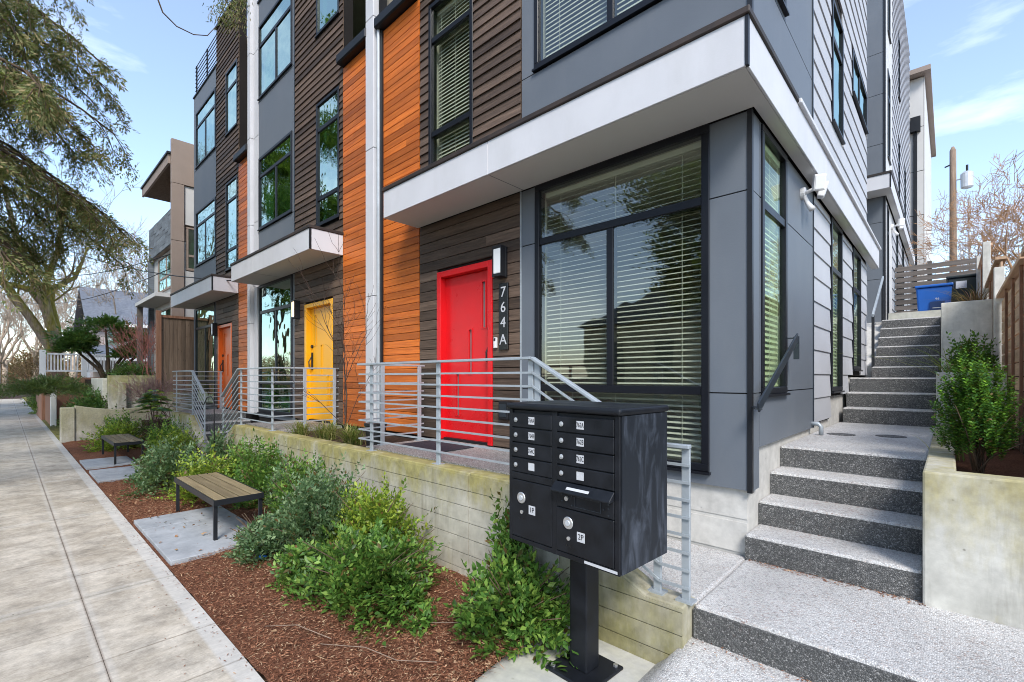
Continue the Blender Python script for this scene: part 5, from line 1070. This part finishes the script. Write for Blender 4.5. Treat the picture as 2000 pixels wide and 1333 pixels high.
for ps in (pts, pts2):
    a_ = np.array([tuple(p) for p in ps]); s_ = (.35 + .65 * g.random(420)) * 2.99; i_ = s_.astype(int); f_ = (s_ - i_)[:, None]; PP.append(a_[i_] * (1 - f_) + a_[i_ + 1] * f_ + g.normal(0, 1, (420, 3)) * np.array([.07, .07, .06]))
PP = np.concatenate(PP); DD = g.normal(0, .4, PP.shape); DD[:, 2] -= .8; mobj('hanging_sprays', leaves('hanging_sprays', PP, DD, g.normal(0, 1, PP.shape), g.uniform(.04, .08, len(PP)), .013, L['cedar']), ct)
# ================================================================== LEFT BACKGROUND
t = thing('garden_wall', 'low rough concrete garden wall with a square end post at the sidewalk', 'wall', None, (-17.4, 1.0, 0))
MB().box(-17.6, -17.25, 1.0, 1.28, -.05, .93).build('end_post', M['roughwall'], t, bevel=.02)
pr = [(1.281, -.05), (3.2, -.05)] + [(3.2 - 1.919 * i / 14, .98 - .14 * math.sin(math.pi * (i / 14))) for i in range(15)]
MB().prism(pr, 'x', -17.5, -17.3).build('wall_body', M['roughwall'], t, bevel=.02)
t = thing('concrete_wall', 'tall stained concrete retaining wall behind the garden wall', 'wall', None, (-18.5, 2.0, 0))
MB().box(-18.7, -18.4, 2.1, 2.95, -.05, 1.80).build('wall_bay', M['oldwall'], t, bevel=.015); MB().box(-18.7, -18.4, 2.96, 4.6, -.05, 1.80).build('wall_bay', M['oldwall'], t, bevel=.015); MB().box(-18.41, -18.2, 2.3, 2.5, -.05, 1.6).build('pier', M['oldwall'], t, bevel=.02)
MB().box(-21.5, -18.71, 2.0, 2.3, -.05, 1.72).build('wall_bay', M['pad'], t, bevel=.015)
struct(MB().box(-60, -18.7, 2.31, 40, -.05, 1.66).build('raised_yard', M['soil']))
t = thing('wood_fence', 'brown vertical-board fence panel between the row and the taupe house', 'fence', None, (-17.4, 3.4, 1.8))
box('post', M['fencepost'], t, -17.5, -17.36, 3.08, 3.2, 1.2, 3.75)
for k in range(9): box('board', M['fenceboard'], t, -17.46, -17.44 + random.uniform(0, .006), 3.205 + .105 * k, 3.205 + .105 * k + .10, 1.3, 3.55)
box('cap_rail', M['fencepost'], t, -17.5, -17.4, 3.2, 4.2, 3.555, 3.63); box('bottom_rail', M['fencepost'], t, -17.5, -17.462, 3.2, 4.2, 1.75, 1.85)
# neighbouring modern house
t = thing('house', 'modern house with a tall taupe fin and a deep flat eave beyond the row', 'house', None, (-20, 4.5, 0))
box('body', M['nwhite'], t, -25, -17.75, 4.7, 12, 0, 8.3)
for za, zb, yb in ((1.7, 4.2, 3.83), (4.2, 6.0, 3.83), (6.0, 7.78, 3.83), (7.78, 9.15, 6.5)): box('fin_panel', M['taupe'], t, -17.75, -17.6, 3.5, yb, za + .006, zb - .006, .004)
box('white_bay', M['nwhite'], t, -17.745, -17.66, 3.86, 6.5, 6.56, 7.77); box('white_bay', M['nwhite'], t, -17.745, -17.66, 3.86, 6.5, 1.7, 5.1)
FQ = Face('y', -17.69); window(FQ, t, 3.9, 4.6, 5.15, 6.5, (), (5.6,), 'taupe', 'glassgreen'); window(FQ, t, 4.62, 5.5, 5.15, 6.5, (), (5.6,), 'taupe', 'glassgreen')
e = box('eave', M['fenceboard'], t, -21.8, -17.76, 3.5, 5.6, 8.42, 8.5); box('fascia', M['taupe'], e, -21.85, -17.76, 3.44, 3.499, 8.40, 8.68); box('roof', M['black'], e, -21.9, -17.7, 3.40, 6.5, 8.69, 8.75); box('vent', M['black'], e, -20.4, -18.4, 4.1, 4.35, 8.40, 8.419)
e = box('eave', M['fenceboard'], t, -17.59, -16.6, 5.2, 9, 9.45, 9.55); box('roof', M['taupe'], e, -17.59, -16.5, 5.1, 9.1, 9.56, 9.75)
for r in range(7):
    for c in range(9): box('slate', M['slatewall'], t, -21.7 + .435 * c, -21.7 + .435 * c + .428, 3.62 + random.uniform(-.006, .006), 3.66, 6.05 + .16 * r, 6.05 + .16 * r + .155)
box('balcony', M['taupe'], t, -21.7, -17.77, 3.661, 4.69, 6.05, 7.1)
FN = Face('x', 4.69)
for a, b, z0, z1 in ((-21.2, -19.9, 7.15, 8.3), (-19.6, -18.2, 7.15, 8.3)): window(FN, t, a, b, z0, z1, ((a + b) / 2,), (z0 + .6,), 'taupe', 'glassgreen')
box('corner_board', M['slatewall'], t, -21.9, -21.68, 3.62, 4.0, 1.7, 6.04); box('front_bay', M['nwhite'], t, -21.67, -17.77, 3.78, 4.60, 1.7, 6.04)
FB = Face('x', 3.775)
window(FB, t, -20.9, -18.5, 4.75, 5.95, (-19.7,), (5.2,), 'taupe', 'glassgreen'); window(FB, t, -20.9, -18.5, 2.3, 4.1, (-19.7,), (3.6,), 'taupe', 'glassgreen')
FX = Face('y', -17.58); window(FX, t, 6.51, 7.4, 4.4, 6.3, (6.95,), (4.9,), 'taupe', 'glassgreen'); box('white_bay', M['nwhite'], t, -17.745, -17.61, 6.51, 9, 6.3, 7.9)
box('lower_canopy', M['nwhite'], t, -21.6, -18.2, 3.2, 3.77, 4.30, 4.42); box('canopy_post', M['fencegrey'], t, -21.6, -21.4, 3.25, 3.4, 1.7, 4.29)
# old grey-roofed house
t = thing('house', 'older house with a steep grey shingle roof seen over the garden', 'house', None, (-42, 6, 1.6))
MB().box(-48, -41, 3.9, 9.0, 1.6, 5.4).build('wall', M['pinkwall'], t)
MB().prism([(-40.6, 5.25), (-40.6, 5.4), (-44.5, 8.1), (-48.4, 5.4), (-48.4, 5.25), (-44.5, 7.95)], 'y', 3.5, 9.4).build('roof', M['roofgrey'], t)
MB().prism([(-41.02, 5.3), (-44.5, 7.75), (-47.98, 5.3)], 'y', 3.92, 8.98).build('gable', M['pinkwall'], t); box('eave_board', M['whitepaint'], t, -40.62, -40.5, 3.5, 9.4, 5.15, 5.36)
FO = Face('y', -41.0)
for a in (4.5, 6.1, 7.7): window(FO, t, a, a + .8, 3.6, 5.0, (), (4.3,), 'whitepaint', 'glassgreen')
MB().prism([(-38.2, 3.05), (-38.2, 3.2), (-41.0, 3.9), (-41.0, 3.7)], 'y', 3.2, 8.5).build('porch_roof', M['roofgrey'], t); box('porch_beam', M['whitepaint'], t, -38.4, -38.25, 3.3, 8.4, 2.8, 3.04)
for y in (3.4, 5.0, 6.8): box('porch_post', M['whitepaint'], t, -38.4, -38.28, y, y + .12, 1.6, 2.8)
# white picket porch rail
t = thing('porch_fence', 'white baluster fence along the raised terrace in front of the old house', 'fence', None, (-27, 2, 1.6))
for y in (.95, 2.2, 3.5): box('post', M['whitepaint'], t, -27.1, -26.9, y, y + .18, 1.75, 2.86, .01)
for y0, y1 in ((1.13, 2.2), (2.38, 3.5)):
    for z in (1.98, 2.68): box('rail', M['whitepaint'], t, -27.03, -26.95, y0, y1, z, z + .07)
    n_ = int((y1 - y0) / .1)
    for k in range(n_): box('baluster', M['whitepaint'], t, -27.01, -26.97, y0 + .03 + .1 * k, y0 + .075 + .1 * k, 2.051, 2.679)
tag(box('terrace_wall', M['fencepost'], None, -32, -26.85, 1.0, 4.5, 0, 1.74), 'dark brown retaining wall below the white baluster fence', 'wall')
t = thing('gate_post', 'white post at the end of the brown side wall by the sidewalk', 'post', None, (-23.2, 1.15, 0)); box('shaft', M['whitepaint'], t, -23.26, -23.1, 1.08, 1.24, 0, 1.35, .01); box('cap', M['whitepaint'], t, -23.29, -23.07, 1.05, 1.27, 1.351, 1.40)
tag(box('board_wall', M['fencepost'], None, -26.8, -23.27, 1.1, 1.2, 0, 1.2), 'reddish-brown low board wall beside the sidewalk', 'wall')
struct(MB().box(-60, -17.7, 1.012, 2.0, -.05, .03).build('verge', plain('mossy_verge', (.16, .15, .05), .95, .1, var=.5, scale=5, bump=.5)))
# ================================================================== RIGHT BACKGROUND
t = thing('side_fence', 'long stepped brown slat fence with grey-topped posts along the side stairs', 'fence', None, (.5, 6, .8))
for y0, y1, z0, z1 in ((4.6, 6.0, .4, 2.78), (6.06, 8.94, .9, 2.78), (9.06, 11.84, 1.6, 3.32), (11.96, 14.5, 2.5, 4.1)):
    z = z0
    while z < z1 - .12: box('slat', M['fencewood'], t, .50, .522, y0 + .02, y1 - .02, z, z + .128); z += .142
    box('cap_rail', M['fencewood'], t, .45, .56, y0 + .01, y1 - .01, z1 + .001, z1 + .04)
    y = y0 + .35
    while y < y1 - .2: box('stud', M['fencepost'], t, .478, .498, y, y + .08, z0, z1); y += .8
for y, z0, z1 in ((9.0, .9, 3.2), (11.9, 1.6, 4.15), (14.55, 2.5, 4.4)): box('post', M['upplanter'], t, .43, .53, y - .05, y + .05, z0, z1, .006)
t = thing('slat_screen', 'dark grey horizontal slat screen behind the bins at the top of the stairs', 'fence', None, (-.3, 16, 2.86))
for k in range(12): box('slat', M['fencegrey'], t, -1.06, .62, 15.98, 16.0, 2.92 + .145 * k, 2.92 + .145 * k + .115)
for x in (-1.0, -.42, .56): box('post', M['fencegrey'], t, x, x + .09, 16.001, 16.09, 2.86, 4.7)
def bin_(label, x, y, z, w_, d_, h_, mat, group='wheeled bins at the top of the stairs'):
    t = thing('wheelie_bin', label, 'bin', group, (x, y, z)); b = .84
    vs = [(x - w_ / 2 * b, y - d_ / 2 * b, z + .05), (x + w_ / 2 * b, y - d_ / 2 * b, z + .05), (x + w_ / 2 * b, y + d_ / 2 * b, z + .05), (x - w_ / 2 * b, y + d_ / 2 * b, z + .05), (x - w_ / 2, y - d_ / 2, z + h_), (x + w_ / 2, y - d_ / 2, z + h_), (x + w_ / 2, y + d_ / 2, z + h_), (x - w_ / 2, y + d_ / 2, z + h_)]
    MB().add(vs, [(0, 3, 2, 1), (4, 5, 6, 7), (0, 1, 5, 4), (1, 2, 6, 5), (2, 3, 7, 6), (3, 0, 4, 7)]).build('body', mat, t, bevel=.03)
    MB().box(x - w_ / 2 - .02, x + w_ / 2 + .02, y - d_ / 2 - .03, y + d_ / 2 + .03, z + h_ + .001, z + h_ + .06).build('lid', mat, t, bevel=.02)
    for sx in (-1, 1): MB().tube([(x + sx * w_ * .36, y + d_ / 2 * .9, z + .09), (x + sx * w_ * .42, y + d_ / 2 * .9, z + .09)], .09, 14).build('wheel', M['black'], t)
    MB().tube([(x - w_ * .3, y + d_ / 2 + .07, z + h_ + .01), (x + w_ * .3, y + d_ / 2 + .07, z + h_ + .01)], .016, 8).build('handle', M['black'], t)
    return t
t = bin_('blue recycling bin with a white print at the top of the stairs', -.26, 14.3, 2.86, .6, .62, .88, M['blue'])
box('print', plain('bin_print_blue', (.010, .035, .12), .5), t, -.32, -.08, 13.985, 13.999, 3.15, 3.42); text('print', '96', .07, M['label'], t, (-.2, 13.972, 3.47), (R(90), 0, 0)); box('print_line', M['label'], t, -.28, -.12, 13.982, 13.984, 3.27, 3.285)
t = bin_('dark lidded bin right of the blue one', .24, 14.9, 2.86, .56, .6, 1.12, M['bindark']); box('sticker', M['label'], t, .10, .28, 14.585, 14.598, 3.74, 3.90)
t = thing('utility_pole', 'wooden utility pole with a grey transformer behind the fence', 'utility pole', None, (.15, 34, 2.8))
MB().tube([(.15, 34, 2.8), (.12, 34, 13.7), (.12, 34, 13.9)], [.17, .13, .05], 12).build('pole', M['pole'], t, smooth=True)
MB().tube([(.66, 33.9, 11.55), (.66, 33.9, 11.6), (.66, 33.9, 12.3), (.66, 33.9, 12.4)], [.18, .25, .26, .16], 16).build('transformer', M['steel'], t, smooth=False); MB().tube([(.66, 33.9, 12.4), (.66, 33.9, 12.75)], .05, 8).build('bushing', M['black'], t); MB().bar((.12, 34, 12.1), (.5, 33.95, 12.1), .05, .06).build('bracket', M['steel'], t); MB().bar((-.2, 34, 12.9), (.12, 34, 13.0), .06, .06).build('bracket', M['black'], t)
tag(MB().tube([(1.0, 46, 3), (1.0, 46, 14.3)], .07, 8).build('utility_pole', M['steel']), 'thin distant grey pole right of the wooden utility pole', 'utility pole')
# overhead cables
for k, (p, q, sag) in enumerate((((-40, .8, 6.2), (-17.8, 3.6, 5.2), .5), ((-36, .4, 7.4), (-17.7, 3.55, 5.6), .5), ((-30, .2, 8.6), (-11.2, 3.8, 3.85), .6))):
    p, q = Vector(p), Vector(q); pts = [p.lerp(q, i / 10) - Vector((0, 0, sag * 4 * (i / 10) * (1 - i / 10))) for i in range(11)]
    tag(MB().tube(pts, .014, 5).build('cable', M['black'], smooth=True), ['lower overhead cable running to the taupe house', 'upper overhead cable running to the taupe house', 'overhead cable running to the row between two doors'][k], 'cable', 'overhead cables')
# ================================================================== ACROSS THE STREET (seen in the window reflections)
t = thing('house', 'beige house across the street mirrored in the big window', 'house', None, (-12, -24, 0)); box('wall', M['beige'], t, -20, -4, -32, -22, 0, 5.6); MB().prism([(-20.5, 5.6), (-3.5, 5.6), (-12, 8.2)], 'y', -32.5, -21.6).build('roof', M['roofgrey'], t)
for x in (-18, -14.5, -10, -6.5): box('window', M['framegrey'], t, x, x + 1.3, -21.995, -21.97, 1.4, 4.4)
for k, (x, y, h_, sd) in enumerate(((-5.5, -9.5, 9, 1), (-16, -6.0, 19, 2), (-22.5, -5.8, 19, 3), (-29, -5.8, 19, 4), (-36, -6, 19, 5))):
    nm = ['leafy street tree across the road nearest the big window reflection', 'tall kerbside tree mirrored in the upper windows of the red-door house', 'tall kerbside tree mirrored in the upper windows of the yellow-door house', 'tall kerbside tree mirrored in the windows above the orange door', 'farthest tall kerbside tree along the road'][k]
    t = thing('street_tree', nm, 'tree', 'trees across the street', (x, y, 0)); mb = MB(); rr = random.Random(sd + 90); L_ = Vector((x, y, 0)); mb.tube([L_, L_ + Vector((.1, 0, h_ * .3)), L_ + Vector((0, .1, h_ * .8))], [.25, .2, .05], 8); mb.build('trunk', M['bark'], t, smooth=True)
    for j in range(14 if k else 9): mobj('crown', shrub_mesh(200 + 20 * k + j, 1.9, 1.9, 1.5, 330, 8, .20, .11, L['street'], lift=.6), t, L_ + Vector((rr.uniform(-2, 2), rr.uniform(-1.6, 1.6), h_ * rr.uniform(.36, .95))))
